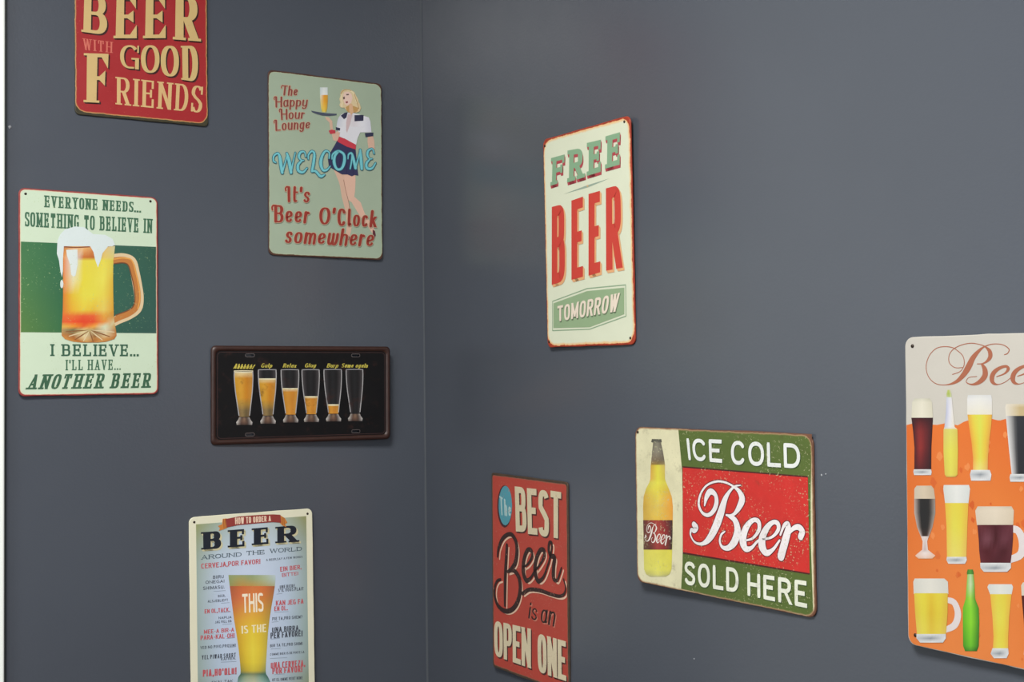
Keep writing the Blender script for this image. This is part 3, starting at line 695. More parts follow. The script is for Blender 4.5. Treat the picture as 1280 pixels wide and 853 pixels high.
 'S3': {'holes': [[-90.2, 141.3], [88.5, 142.9]], 'parts': [
  ['colour_band', 'dark green printed band behind the mug', 1, None, [
   ['Q',[[-99.1,71.9],[98.0,73.9],[98.1,-57.5],[-99.0,-58.3]],[['3E7448','2F6A48','336050','2F5848'],['4A7C48','2C6446','30604E','2E584C'],['567E3E','2E6A42','305C4C','30544C']],0],
  ]],
  ['mug_print', 'picture of a dripping glass mug of amber beer', 3, None, [
   ['S','DCC49C',[[32.1,52.2,15],[47.4,54.3,15],[59.8,50.5,14],[64.7,33.8,14],[68.6,13.5,14],[70.8,-4.5,14],[68.1,-20.4,14],[56.0,-30.1,14],[40.6,-37.1,14],[33.1,-43.5,10]],0,None,False],
   ['S','BE7A3C',[[32.0,50.0,9],[47.4,52.0,9],[58.0,48.2,9],[62.9,32.6,9],[67.3,13.5,9],[69.0,-4.5,9],[65.8,-19.1,9],[55.2,-28.3,9],[40.6,-34.9,9],[34.0,-39.5,7]],1,None,False],
   ['S','E0A050',[[34.2,52.3,2],[47.4,54.7,2],[59.8,52.1,2],[66.0,33.8,2],[70.4,13.6,2],[72.1,-4.5,2],[69.0,-20.8,2]],2,None,False],
   ['S','7A4A2C',[[34.2,45.6,1.6],[47.4,47.5,1.6],[54.5,44.7,1.6],[58.9,31.3,1.6],[63.3,11.1,1.6],[64.5,-9.2,1.6],[59.6,-20.6,1.6],[36.2,-31.4,1.6]],2,None,False],
   ['G',[[-39.0,68.2,35.6,71.9],[-38.6,51.8,33.8,55.0],[-38.6,46.9,32.9,50.0],[-38.7,18.8,32.6,21.3],[-38.7,-3.1,32.8,-1.0],[-39.1,-25.0,33.2,-23.4],[-39.5,-33.7,33.6,-32.3],[-40.0,-42.5,34.4,-41.3],[-40.4,-49.1,35.5,-48.0],[-40.8,-54.5,36.6,-53.5],[-40.8,-62.2,37.5,-61.3],[-36.2,-67.6,33.9,-67.0],[-24.4,-71.2,22.0,-70.9],[-13.4,-72.4,10.1,-72.3]],[['B07040','E0A868','E8B878','D89050','E0B878','C8C498'],['E09040','DDE0D8','C87030','B86428','E0C468','D8C878'],['E08030','DDE0DA','E0D048','E0D048','E4D650','D8C850'],['E08030','E2D8A8','E2D440','E0D44A','E6DC58','D8B040'],['D87C2C','E0C038','E0D448','E0D64A','E2D050','D8A838'],['D87830','E2B030','E2C840','E0B838','E0C860','D89830'],['E06830','E07030','E05830','E06030','E0A040','C89040'],['E06030','E85028','E04424','E04C28','E09040','D0C090'],['D8B050','E89830','E06428','E8A040','D0D8B8','C89850'],['B09060','607050','D0C080','A08858','D8D0B0','B07838'],['C08040','A06838','E0D0A0','906030','D8C090','B87038'],['D09048','B06828','D8B880','B07030','C89050','B87838'],['D09048','B06828','C89858','A86830','C89050','B87838'],['D09048','A86828','B88848','A86830','B88850','B87838']],3],
   ['S','8A5830',[[-3.8,-54.1,0.6],[-19.2,-55.4,1.7],[-34.5,-56.6,1.2]],4,None,False],
   ['S','DCC8A0',[[-3.8,-54.7,0.6],[-17.1,-59.0,1.7],[-30.3,-63.2,1.2]],4,None,False],
   ['S','8A5830',[[-3.2,-55.6,0.6],[-12.6,-61.9,1.7],[-21.9,-68.1,1.2]],4,None,False],
   ['S','DCC8A0',[[-2.3,-56.2,0.6],[-6.3,-63.2,1.7],[-10.2,-70.2,1.2]],4,None,False],
   ['S','8A5830',[[-1.1,-56.2,0.6],[1.3,-63.6,1.7],[3.6,-71.0,1.2]],4,None,False],
   ['S','DCC8A0',[[0.4,-55.5,0.6],[8.5,-61.9,1.7],[16.6,-68.2,1.2]],4,None,False],
   ['S','8A5830',[[1.5,-54.6,0.6],[14.4,-58.9,1.7],[27.4,-63.2,1.2]],4,None,False],
   ['S','DCC8A0',[[2.0,-54.0,0.6],[17.9,-55.2,1.7],[34.0,-56.5,1.2]],4,None,False],
   ['S','8A4A2A',[[-37.6,67.2,1.6],[-21.7,67.1,1.6],[-1.5,69.0,1.6]],4,None,False],
   ['S','8A5A38',[[24.5,70.7,1.2],[34.3,73.0,1.2]],4,None,False],
  ]],
  ['foam_print', 'white foam running over the rim of the mug', 3, 1, [
   ['P','D6E2E2',[[-47.0,64.5],[-46.6,75.5],[-42.8,84.9],[-36.1,92.8],[-21.7,98.0],[-8.9,97.5],[-3.0,93.4],[3.9,88.2],[21.2,88.0],[32.1,82.3],[35.6,73.5],[31.0,71.5],[25.1,70.8],[22.1,66.8],[17.3,60.5],[15.1,51.5],[10.7,38.8],[6.4,51.1],[4.3,61.5],[-0.4,69.9],[-37.6,68.1],[-38.8,49.6],[-38.9,32.0],[-40.3,22.7],[-42.4,30.8],[-44.5,47.1],[-47.4,56.8]],5],
   ['P','DAE4E2',[[-34.4,62.9],[-18.6,64.2],[-18.4,41.6],[-21.4,25.6],[-24.3,24.2],[-27.3,26.7],[-28.8,41.2],[-33.2,54.2]],5],
   ['P','D2DEDC',[[-38.2,12.7],[-38.4,10.8],[-38.7,9.1],[-39.2,7.7],[-39.8,6.8],[-40.6,6.5],[-41.3,6.8],[-41.9,7.6],[-42.4,9.0],[-42.7,10.7],[-42.8,12.6],[-42.7,14.5],[-42.4,16.2],[-41.9,17.6],[-41.3,18.4],[-40.5,18.8],[-39.8,18.5],[-39.2,17.6],[-38.7,16.3],[-38.4,14.6]],5],
  ]],
  ['lettering', 'green slab lettering EVERYONE NEEDS...', 2, None, [
   ['T','3F6A50','slab','EVERYONE NEEDS...',[[-64.8,140.9],[74.5,140.2],[74.1,124.9],[-64.8,123.6]],0,None,None],
  ]],
  ['lettering', 'green slab lettering SOMETHING TO BELIEVE IN', 2, None, [
   ['T','3F6A50','slab','SOMETHING TO BELIEVE IN',[[-91.2,115.2],[91.8,116.1],[91.4,94.2],[-91.2,94.1]],0,None,None],
  ]],
  ['lettering', 'green slab lettering I BELIEVE...', 2, None, [
   ['T','355E48','slabw','I BELIEVE...',[[-56.3,-75.0],[70.4,-74.7],[70.0,-92.4],[-56.3,-92.3]],0,None,None],
  ]],
  ['lettering', "thin green lettering I'LL HAVE...", 2, None, [
   ['T','3F6A50','slabt',"I'LL HAVE...",[[-35.3,-97.8],[43.8,-97.2],[43.4,-112.6],[-35.3,-113.0]],0,None,None],
  ]],
  ['lettering', 'green slanted lettering ANOTHER BEER', 2, None, [
   ['T','3A6248','slabi','ANOTHER BEER',[[-82.5,-118.8],[90.9,-117.5],[87.5,-139.9],[-90.1,-140.1]],0,None,None],
  ]],
 ]},
 'S4': {'holes': [], 'parts': [
  ['lettering', 'small yellow captions above the glasses', 2, None, [
   ['T','CDBF55','capi','Ahhhhh!',[[-113.3,49.2],[-80.6,47.5],[-83.9,40.9],[-115.2,41.4]],0,None,None],
   ['T','CDBF55','capi','Gulp',[[-69.8,49.7],[-51.6,49.1],[-53.2,42.7],[-71.0,43.1]],0,None,None],
   ['T','CDBF55','capi','Relax',[[-34.0,49.3],[-11.5,49.0],[-13.0,42.6],[-35.2,42.8]],0,None,None],
   ['T','CDBF55','capi','Glug',[[2.5,49.4],[21.4,49.0],[19.8,43.0],[1.3,42.9]],0,None,None],
   ['T','CDBF55','capi','Burp',[[40.1,49.3],[60.2,48.9],[58.1,42.3],[38.7,42.6]],0,None,None],
   ['T','CDBF55','capi','Same again',[[65.5,49.3],[111.5,48.8],[110.2,42.1],[63.9,42.5]],0,None,None],
  ]],
  ['glass_print', 'picture of a full glass of beer', 1, None, [
   ['G',[[-114.2,37.7,-84.7,37.6],[-114.3,25.0,-84.1,24.8],[-112.1,3.9,-85.6,3.6],[-109.6,-13.0,-87.5,-13.4],[-106.9,-30.0,-89.6,-30.3],[-106.5,-35.0,-89.8,-35.4]],[['504C4E','222022','2A2A2C','222022','504C4E'],['504C4E','222022','2A2A2C','222022','504C4E']],0],
   ['G',[[-114.2,36.6,-84.6,36.4],[-114.2,35.1,-84.6,34.9],[-114.3,33.6,-84.5,33.5]],[['E8DAB0','F2EACA','EADDB4'],['E8DAB0','F2EACA','EADDB4'],['D8B060','E8C070','D0A050']],3],
   ['G',[[-114.2,35.1,-84.6,34.9],[-114.3,26.5,-84.2,26.3],[-113.4,16.4,-84.7,16.1],[-112.3,6.3,-85.4,5.9],[-111.0,-3.8,-86.5,-4.2],[-109.5,-13.9,-87.6,-14.3],[-107.8,-24.1,-88.9,-24.5],[-106.5,-34.2,-89.8,-34.6]],[['E0C890','F0DCA8','EAD09A','E0C890'],['D09A30','E0A63C','D08828','C89040'],['D09A30','E0A63C','D08828','C89040'],['D09A30','E0A63C','D08828','C89040'],['D09A30','E0A63C','D08828','C89040'],['B08A40','C09848','A88038','B08840'],['806848','988054','706040','806848'],['806848','988054','706040','806848']],2],
   ['G',[[-106.5,-35.0,-89.8,-35.4],[-107.9,-38.4,-88.2,-38.9],[-110.9,-42.5,-85.1,-43.2],[-110.2,-46.8,-85.6,-47.4]],[['C0B8B0','504038','80685C','504038','B8B0A8'],['B0A8A0','5C463C','8C705C','4C3C34','A8A0A0'],['D8D4D0','604A40','74584A','54423A','D0CCC8'],['908880','3C3030','4A3A34','3A302E','888080']],3],
   ['S','B4B2B4',[[-114.2,37.7,1.5],[-114.3,29.3,1.5],[-113.4,16.6,1.5],[-112.1,3.9,1.5],[-110.2,-8.8,1.5],[-108.3,-21.5,1.5],[-106.7,-31.7,1.5]],4,None,False],
   ['S','B4B2B4',[[-84.7,37.6,1.5],[-84.3,29.1,1.5],[-84.7,16.3,1.5],[-85.6,3.6,1.5],[-87.0,-9.2,1.5],[-88.5,-21.9,1.5],[-89.7,-32.0,1.5]],4,None,False],
   ['S','F0E4C0',[[-114.2,37.7,1.5],[-99.5,38.0,1.5],[-84.7,37.6,1.5]],4,None,False],
  ]],
  ['glass_print', 'picture of a glass of beer with one sip gone', 1, None, [
   ['G',[[-75.6,39.4,-46.7,39.3],[-75.7,26.6,-46.2,26.4],[-73.5,5.3,-47.6,5.0],[-71.1,-11.7,-49.4,-12.1],[-68.4,-28.8,-51.6,-29.2],[-68.0,-33.9,-51.8,-34.3]],[['504C4E','222022','2A2A2C','222022','504C4E'],['504C4E','222022','2A2A2C','222022','504C4E']],0],
   ['G',[[-75.6,25.9,-46.3,25.7],[-75.4,24.4,-46.4,24.2],[-75.3,22.9,-46.5,22.7]],[['E8DAB0','F2EACA','EADDB4'],['E8DAB0','F2EACA','EADDB4'],['D8B060','E8C070','D0A050']],3],
   ['G',[[-75.4,24.4,-46.4,24.2],[-74.7,17.5,-46.8,17.2],[-73.9,9.1,-47.4,8.8],[-72.8,0.7,-48.1,0.3],[-71.6,-7.8,-49.0,-8.1],[-70.4,-16.2,-50.0,-16.6],[-69.0,-24.6,-51.0,-25.0],[-68.1,-33.1,-51.7,-33.4]],[['E0C890','F0DCA8','EAD09A','E0C890'],['D09A30','E0A63C','D08828','C89040'],['D09A30','E0A63C','D08828','C89040'],['D09A30','E0A63C','D08828','C89040'],['D09A30','E0A63C','D08828','C89040'],['B08A40','C09848','A88038','B08840'],['806848','988054','706040','806848'],['806848','988054','706040','806848']],2],
   ['G',[[-68.0,-33.9,-51.8,-34.3],[-69.4,-37.3,-50.2,-37.7],[-72.3,-41.5,-47.1,-42.1],[-71.7,-45.7,-47.6,-46.4]],[['C0B8B0','504038','80685C','504038','B8B0A8'],['B0A8A0','5C463C','8C705C','4C3C34','A8A0A0'],['D8D4D0','604A40','74584A','54423A','D0CCC8'],['908880','3C3030','4A3A34','3A302E','888080']],3],
   ['S','B4B2B4',[[-75.6,39.4,1.5],[-75.6,30.9,1.5],[-74.8,18.1,1.5],[-73.5,5.3,1.5],[-71.7,-7.5,1.5],[-69.7,-20.3,1.5],[-68.2,-30.5,1.5]],4,None,False],
   ['S','B4B2B4',[[-46.7,39.3,1.5],[-46.4,30.7,1.5],[-46.8,17.8,1.5],[-47.6,5.0,1.5],[-49.0,-7.8,1.5],[-50.5,-20.6,1.5],[-51.6,-30.9,1.5]],4,None,False],
   ['S','9A989C',[[-75.6,39.4,1.5],[-61.2,39.7,1.5],[-46.7,39.3,1.5]],4,None,False],
  ]],
  ['glass_print', 'picture of a glass two thirds full', 1, None, [
   ['G',[[-38.3,39.2,-9.3,39.1],[-38.4,26.6,-8.8,26.4],[-36.2,5.6,-10.2,5.3],[-33.8,-11.2,-12.0,-11.6],[-31.1,-28.1,-14.1,-28.4],[-30.7,-33.1,-14.4,-33.5]],[['504C4E','222022','2A2A2C','222022','504C4E'],['504C4E','222022','2A2A2C','222022','504C4E']],0],
   ['G',[[-36.6,10.1,-9.9,9.8],[-36.5,8.6,-10.0,8.3],[-36.3,7.1,-10.1,6.7]],[['E8DAB0','F2EACA','EADDB4'],['E8DAB0','F2EACA','EADDB4'],['D8B060','E8C070','D0A050']],3],
   ['G',[[-36.5,8.6,-10.0,8.3],[-36.0,4.0,-10.4,3.7],[-35.1,-2.0,-11.0,-2.4],[-34.2,-8.1,-11.7,-8.4],[-33.3,-14.1,-12.4,-14.5],[-32.3,-20.2,-13.1,-20.5],[-31.4,-26.2,-13.9,-26.6],[-30.7,-32.3,-14.3,-32.7]],[['E8D0A0','F4E4BC','ECD6AA','E8D0A0'],['C8882C','DC9A3C','D08830','D09A48'],['C8882C','DC9A3C','D08830','D09A48'],['C8882C','DC9A3C','D08830','D09A48'],['C8882C','DC9A3C','D08830','D09A48'],['C8882C','DC9A3C','D08830','D09A48'],['C8882C','DC9A3C','D08830','D09A48'],['C8882C','DC9A3C','D08830','D09A48']],2],
   ['G',[[-30.7,-33.1,-14.4,-33.5],[-32.1,-36.5,-12.8,-36.9],[-35.0,-40.6,-9.7,-41.2],[-34.4,-44.8,-10.2,-45.4]],[['C0B8B0','504038','80685C','504038','B8B0A8'],['B0A8A0','5C463C','8C705C','4C3C34','A8A0A0'],['D8D4D0','604A40','74584A','54423A','D0CCC8'],['908880','3C3030','4A3A34','3A302E','888080']],3],
   ['S','B4B2B4',[[-38.3,39.2,1.5],[-38.3,30.8,1.5],[-37.5,18.2,1.5],[-36.2,5.6,1.5],[-34.4,-7.0,1.5],[-32.4,-19.7,1.5],[-30.9,-29.8,1.5]],4,None,False],
   ['S','B4B2B4',[[-9.3,39.1,1.5],[-8.9,30.7,1.5],[-9.3,18.0,1.5],[-10.2,5.3,1.5],[-11.6,-7.4,1.5],[-13.1,-20.0,1.5],[-14.2,-30.1,1.5]],4,None,False],
   ['S','9A989C',[[-38.3,39.2,1.5],[-23.8,39.6,1.5],[-9.3,39.1,1.5]],4,None,False],
  ]],
  ['glass_print', 'picture of a glass half full', 1, None, [
   ['G',[[-3.5,39.1,25.4,39.0],[-3.6,26.5,26.0,26.3],[-1.4,5.5,24.5,5.2],[1.0,-11.4,22.7,-11.7],[3.7,-28.2,20.6,-28.6],[4.1,-33.3,20.4,-33.6]],[['504C4E','222022','2A2A2C','222022','504C4E'],['504C4E','222022','2A2A2C','222022','504C4E']],0],
   ['G',[[-0.1,-3.3,23.6,-3.7],[0.1,-4.9,23.4,-5.2],[0.3,-6.4,23.3,-6.7]],[['E8DAB0','F2EACA','EADDB4'],['E8DAB0','F2EACA','EADDB4'],['D8B060','E8C070','D0A050']],3],
   ['G',[[0.1,-4.9,23.4,-5.2],[0.5,-7.5,23.1,-7.8],[1.1,-11.6,22.7,-12.0],[1.7,-15.8,22.2,-16.2],[2.4,-19.9,21.6,-20.3],[3.1,-24.1,21.1,-24.5],[3.7,-28.3,20.6,-28.6],[4.0,-32.4,20.4,-32.8]],[['E8D0A0','F4E4BC','ECD6AA','E8D0A0'],['C8882C','DC9A3C','D08830','D09A48'],['C8882C','DC9A3C','D08830','D09A48'],['C8882C','DC9A3C','D08830','D09A48'],['C8882C','DC9A3C','D08830','D09A48'],['C8882C','DC9A3C','D08830','D09A48'],['C8882C','DC9A3C','D08830','D09A48'],['C8882C','DC9A3C','D08830','D09A48']],2],
   ['G',[[4.1,-33.3,20.4,-33.6],[2.7,-36.6,22.0,-37.0],[-0.3,-40.7,25.1,-41.3],[0.4,-44.9,24.5,-45.5]],[['C0B8B0','504038','80685C','504038','B8B0A8'],['B0A8A0','5C463C','8C705C','4C3C34','A8A0A0'],['D8D4D0','604A40','74584A','54423A','D0CCC8'],['908880','3C3030','4A3A34','3A302E','888080']],3],
   ['S','B4B2B4',[[-3.5,39.1,1.5],[-3.5,30.7,1.5],[-2.7,18.1,1.5],[-1.4,5.5,1.5],[0.4,-7.1,1.5],[2.4,-19.8,1.5],[3.8,-29.9,1.5]],4,None,False],
   ['S','B4B2B4',[[25.4,39.0,1.5],[25.8,30.5,1.5],[25.4,17.8,1.5],[24.5,5.2,1.5],[23.2,-7.5,1.5],[21.7,-20.1,1.5],[20.5,-30.2,1.5]],4,None,False],
   ['S','9A989C',[[-3.5,39.1,1.5],[10.9,39.4,1.5],[25.4,39.0,1.5]],4,None,False],
  ]],
  ['glass_print', 'picture of a nearly finished glass of beer', 1, None, [
   ['G',[[33.8,39.3,63.7,39.2],[33.7,26.7,64.2,26.5],[35.9,5.6,62.7,5.3],[38.4,-11.3,60.8,-11.6],[41.2,-28.1,58.6,-28.5],[41.6,-33.2,58.4,-33.6]],[['504C4E','222022','2A2A2C','222022','504C4E'],['504C4E','222022','2A2A2C','222022','504C4E']],0],
   ['G',[[39.3,-17.0,60.0,-17.4],[39.6,-18.6,59.8,-18.9],[39.8,-20.1,59.6,-20.5]],[['E8DAB0','F2EACA','EADDB4'],['E8DAB0','F2EACA','EADDB4'],['D8B060','E8C070','D0A050']],3],
   ['G',[[39.6,-18.6,59.8,-18.9],[39.7,-19.2,59.8,-19.6],[40.1,-21.4,59.5,-21.8],[40.4,-23.6,59.2,-24.0],[40.8,-25.8,58.9,-26.2],[41.1,-28.0,58.6,-28.3],[41.3,-30.2,58.5,-30.5],[41.5,-32.4,58.4,-32.7]],[['E8D0A0','F4E4BC','ECD6AA','E8D0A0'],['C8882C','DC9A3C','D08830','D09A48'],['C8882C','DC9A3C','D08830','D09A48'],['C8882C','DC9A3C','D08830','D09A48'],['C8882C','DC9A3C','D08830','D09A48'],['C8882C','DC9A3C','D08830','D09A48'],['C8882C','DC9A3C','D08830','D09A48'],['C8882C','DC9A3C','D08830','D09A48']],2],
   ['G',[[41.6,-33.2,58.4,-33.6],[40.1,-36.5,60.0,-37.0],[37.1,-40.7,63.2,-41.3],[37.8,-44.9,62.7,-45.5]],[['C0B8B0','504038','80685C','504038','B8B0A8'],['B0A8A0','5C463C','8C705C','4C3C34','A8A0A0'],['D8D4D0','604A40','74584A','54423A','D0CCC8'],['908880','3C3030','4A3A34','3A302E','888080']],3],
   ['S','B4B2B4',[[33.8,39.3,1.5],[33.7,30.9,1.5],[34.6,18.3,1.5],[35.9,5.6,1.5],[37.8,-7.0,1.5],[39.8,-19.7,1.5],[41.3,-29.8,1.5]],4,None,False],
   ['S','B4B2B4',[[63.7,39.2,1.5],[64.0,30.7,1.5],[63.6,18.0,1.5],[62.7,5.3,1.5],[61.3,-7.4,1.5],[59.7,-20.1,1.5],[58.5,-30.2,1.5]],4,None,False],
   ['S','9A989C',[[33.8,39.3,1.5],[48.7,39.6,1.5],[63.7,39.2,1.5]],4,None,False],
  ]],
  ['glass_print', 'picture of an empty glass', 1, None, [
   ['G',[[72.1,39.2,101.2,39.0],[72.0,26.5,101.7,26.3],[74.2,5.4,100.2,5.1],[76.6,-11.5,98.4,-11.9],[79.3,-28.5,96.3,-28.8],[79.7,-33.6,96.1,-33.9]],[['504C4E','222022','2A2A2C','222022','504C4E'],['504C4E','222022','2A2A2C','222022','504C4E']],0],
   ['G',[[79.7,-33.6,96.1,-33.9],[78.3,-36.9,97.6,-37.3],[75.4,-41.0,100.8,-41.6],[76.0,-45.3,100.2,-45.9]],[['C0B8B0','504038','80685C','504038','B8B0A8'],['B0A8A0','5C463C','8C705C','4C3C34','A8A0A0'],['D8D4D0','604A40','74584A','54423A','D0CCC8'],['908880','3C3030','4A3A34','3A302E','888080']],3],
   ['S','B4B2B4',[[72.1,39.2,1.5],[72.1,30.7,1.5],[72.9,18.1,1.5],[74.2,5.4,1.5],[76.0,-7.3,1.5],[78.0,-20.0,1.5],[79.5,-30.2,1.5]],4,None,False],
   ['S','B4B2B4',[[101.2,39.0,1.5],[101.5,30.5,1.5],[101.1,17.8,1.5],[100.2,5.1,1.5],[98.9,-7.7,1.5],[97.3,-20.4,1.5],[96.2,-30.5,1.5]],4,None,False],
   ['S','9A989C',[[72.1,39.2,1.5],[86.6,39.5,1.5],[101.2,39.0,1.5]],4,None,False],
  ]],
 ]},
 'S5': {'holes': [[-92.2, 141.8], [91.9, 141.8]], 'parts': [
  ['panel_print', 'pale blue printed panel with olive corners', 1, None, [
   ['Q',[[-89.5,138.3],[89.6,138.1],[89.6,-140],[-89.5,-140]],[['8E9464','98A89C','B0BEC4','B4C2C8','A0AC9C','8A8C5C'],['94A49A','B4C4D4','BECCDE','BECCDE','B0C0D0','90A098'],['98AAA6','B8C6DC','C2CEE6','C2CEE6','B4C4D8','96A8A4'],['94A6A2','B4C4DA','C0CCE4','C0CCE4','B0C0D4','90A49E'],['90A29C','B0C0D4','BCCADE','BCCADE','ACBCCE','8C9E98'],['808A70','98A8A8','B0BEC8','B0BEC8','98A8A8','808A68']],0],
  ]],
  ['glass_print', 'picture of a tall tapered glass of orange and yellow beer', 2, None, [
   ['G',[[-39.7,56.4,36.5,49.1],[-39.1,49.7,36.4,42.4],[-37.9,39.1,35.2,31.7]],[['909C70','98A070','8EA078','A8B498','B8C6CC'],['8C9A68','A89C60','98A070','A8B48C','AEC0BC'],['90905A','B88C48','B89450','B0A068','A8A880']],0],
   ['G',[[-37.9,39.1,35.2,31.7],[-36.1,23.7,32.5,16.6],[-34.2,7.1,29.1,0.2],[-31.8,-13.0,25.6,-19.5],[-28.6,-33.1,22.9,-39.3],[-24.9,-59.9,20.7,-65.7],[-23.1,-79.8,19.1,-85.4],[-22.2,-93.1,18.2,-98.6],[-22.6,-98.0,18.8,-103.7],[-26.1,-102.4,22.2,-109.2],[-27.6,-109.8,25.6,-117.3],[-27.7,-118.6,26.2,-126.3]],[['A05C40','C86A3C','CC7844','D07040','9C6040'],['B06040','D07048','D47C44','D07C40','A87040'],['C07040','D48848','D89848','D09040','A88040'],['C88C38','D8A440','DEB040','D4A63C','B09040'],['C89A34','DCB83C','E2C840','DCBC3C','B8A444'],['C8A030','DEC03C','E4D048','DEC43C','C0AC48'],['B89A38','D8BC38','E0CC44','D8C040','B4A850'],['908840','C0A83C','CCBA44','C0AC40','889058'],['486858','708060','808860','607860','406858'],['486C60','98A888','A0A888','80A090','446860'],['68908C','A8B49C','B8BCA0','90B0A4','5C8884'],['58807C','98A48C','A8AC90','80A094','507C78']],1],
  ]],
  ['lettering', 'cream letters printed across the beer glass', 2, 1, [
   ['T','EFE4CC','cond','THIS',[[-18.3,24.9],[15.7,23.3],[16.0,-6.1],[-18.0,-4.6]],3,None,None],
   ['T','EAE0B8','cond','IS THE',[[-20.3,-24.2],[20.2,-25.9],[20.1,-38.3],[-19.8,-36.4]],3,None,None],
  ]],
  ['ribbon_print', 'dark red ribbon banner with orange tails', 6, None, [
   ['P','C07A38',[[-47.9,143.6],[-41.6,144.0],[-40.6,129.4],[-47.3,127.2],[-54.3,125.6],[-52.4,129.6],[-55.5,133.3],[-48.8,135.5]],0],
   ['P','C07A38',[[45.5,142.8],[53.4,137.2],[57.4,130.2],[53.6,127.8],[55.9,123.0],[48.6,126.4],[44.5,130.9]],0],
   ['S','8A4A28',[[-46.3,143.0,0.9],[-45.9,129.1,0.9]],1,None,False],
   ['S','8A4A28',[[-43.6,142.8,0.9],[-43.2,128.9,0.9]],1,None,False],
   ['S','8A4A28',[[48.8,138.5,0.9],[49.3,127.3,0.9]],1,None,False],
   ['S','8A4A28',[[51.6,138.3,0.9],[52.1,127.1,0.9]],1,None,False],
   ['P','8C3A36',[[-43.2,143.2],[-23.2,145.5],[9.2,145.7],[33.9,144.9],[45.9,143.4],[47.0,130.7],[33.7,132.6],[9.1,132.7],[-23.3,132.2],[-41.7,130.0]],2],
  ]],
  ['lettering', 'cream letters on the ribbon', 6, 1, [
   ['T','E2C8B0','cond','HOW TO ORDER A',[[-28.3,144.2],[29.9,143.0],[30.1,134.5],[-28.1,133.8]],3,None,None],
  ]],
  ['lettering', 'large black slab letters BEER with gold shading', 3, None, [
   ['T','1C222C','fat','B',[[-81.6,125.7],[-47.4,125.0],[-48.0,98.4],[-81.4,99.0]],1,[2.6,-2.8,'C2BC98'],None],
   ['T','1C222C','fat','E',[[-39.4,125.5],[-8.6,125.4],[-9.0,98.2],[-39.7,98.9]],1,[2.6,-2.8,'C2BC98'],None],
   ['T','1C222C','fat','E',[[-0.8,125.2],[29.7,125.4],[29.9,98.9],[-1.2,99.1]],1,[2.6,-2.8,'C2BC98'],None],
   ['T','1C222C','fat','R',[[37.8,124.7],[76.3,125.0],[76.7,98.2],[37.4,99.1]],1,[2.6,-2.8,'C2BC98'],None],
  ]],
  ['lettering', 'dark lettering AROUND THE WORLD', 3, None, [
   ['T','3A4A56','slabm','AROUND',[[-82.3,90.6],[-17.8,89.5],[-17.9,83.4],[-82.4,83.8]],0,None,None],
   ['T','3A4A56','slabm','THE',[[-11.0,90.8],[19.3,90.2],[19.5,83.4],[-11.1,84.2]],0,None,None],
   ['T','3A4A56','slabm','WORLD',[[27.3,90.9],[82.0,89.8],[81.9,83.7],[27.2,84.0]],0,None,None],
  ]],
  ['lettering', 'red and black phrases printed down the left side', 3, None, [
   ['T','B8545A','cond','CERVEJA,POR FAVOR!',[[-82.4,77.7],[11.9,76.6],[11.8,69.1],[-82.2,70.1]],0,None,None],
   ['T','454A55','tiny','BIIRU',[[-64.0,57.8],[-47.3,57.4],[-47.4,52.4],[-64.1,52.8]],0,None,None],
   ['T','454A55','tiny','ONEGAI',[[-75.8,50.9],[-46.4,50.1],[-46.5,45.5],[-75.8,46.3]],0,None,None],
   ['T','454A55','tiny','SHIMASU.',[[-79.8,42.4],[-46.1,41.4],[-46.2,36.4],[-79.8,37.4]],0,None,None],
   ['T','454A55','tiny','BEER,',[[-56.5,27.4],[-45.1,27.1],[-45.2,23.6],[-56.6,24.0]],0,None,None],
   ['T','454A55','tiny','ALSJEBLIEFT',[[-72.6,21.2],[-40.8,20.1],[-40.9,16.3],[-72.7,17.4]],0,None,None],
   ['T','B8545A','cond','EN OL,TACK.',[[-77.8,7.7],[-38.0,6.3],[-38.1,-0.2],[-77.9,1.3]],0,None,None],
   ['T','454A55','tiny','NAPIJA',[[-56.0,-6.0],[-35.6,-6.8],[-35.7,-10.6],[-56.0,-9.8]],0,None,None],
   ['T','454A55','tiny','JAG VILL HA',[[-61.9,-11.8],[-35.7,-12.9],[-35.8,-16.7],[-62.0,-15.6]],0,None,None],
   ['T','B8545A','cond','MEE-A BIR-A',[[-79.0,-23.3],[-31.9,-25.4],[-32.0,-31.8],[-79.1,-29.5]],0,None,None],
   ['T','B8545A','cond','PARA-KAL-OH!',[[-84.5,-31.4],[-31.2,-33.9],[-31.3,-40.8],[-84.6,-38.2]],0,None,None],
   ['T','454A55','tiny','YED NO PIVO,PROSIM!',[[-85.1,-47.5],[-29.4,-50.4],[-29.5,-54.8],[-85.1,-51.8]],0,None,None],
   ['T','454A55','tiny','YEL PIWAR SHORT',[[-82.9,-61.5],[-29.6,-64.4],[-29.7,-71.0],[-83.0,-67.9]],0,None,None],
   ['T','454A55','tiny','KAFREN.',[[-53.0,-69.4],[-29.7,-70.7],[-29.8,-74.7],[-53.1,-73.4]],0,None,None],
   ['T','B8545A','cond',"PIA,HO'OLU!",[[-81.6,-83.7],[-28.7,-87.0],[-28.9,-97.5],[-81.7,-94.1]],0,None,None],
   ['T','454A55','tiny','SKAL,TAK',[[-67.9,-102.5],[-34.9,-104.7],[-35.0,-109.3],[-67.9,-107.0]],0,None,None],
   ['S','8A98A8',[[-63.3,33.7,0.7],[-44.6,32.9,0.7]],0,None,False],
   ['S','8A98A8',[[-51.8,14.2,0.7],[-38.9,13.9,0.7]],0,None,False],
   ['S','8A98A8',[[-52.0,0.0,0.7],[-37.1,-0.5,0.7]],0,None,False],
   ['S','8A98A8',[[-50.2,-18.5,0.7],[-35.4,-19.1,0.7]],0,None,False],
   ['S','8A98A8',[[-43.6,-40.7,0.7],[-31.3,-41.1,0.7]],0,None,False],
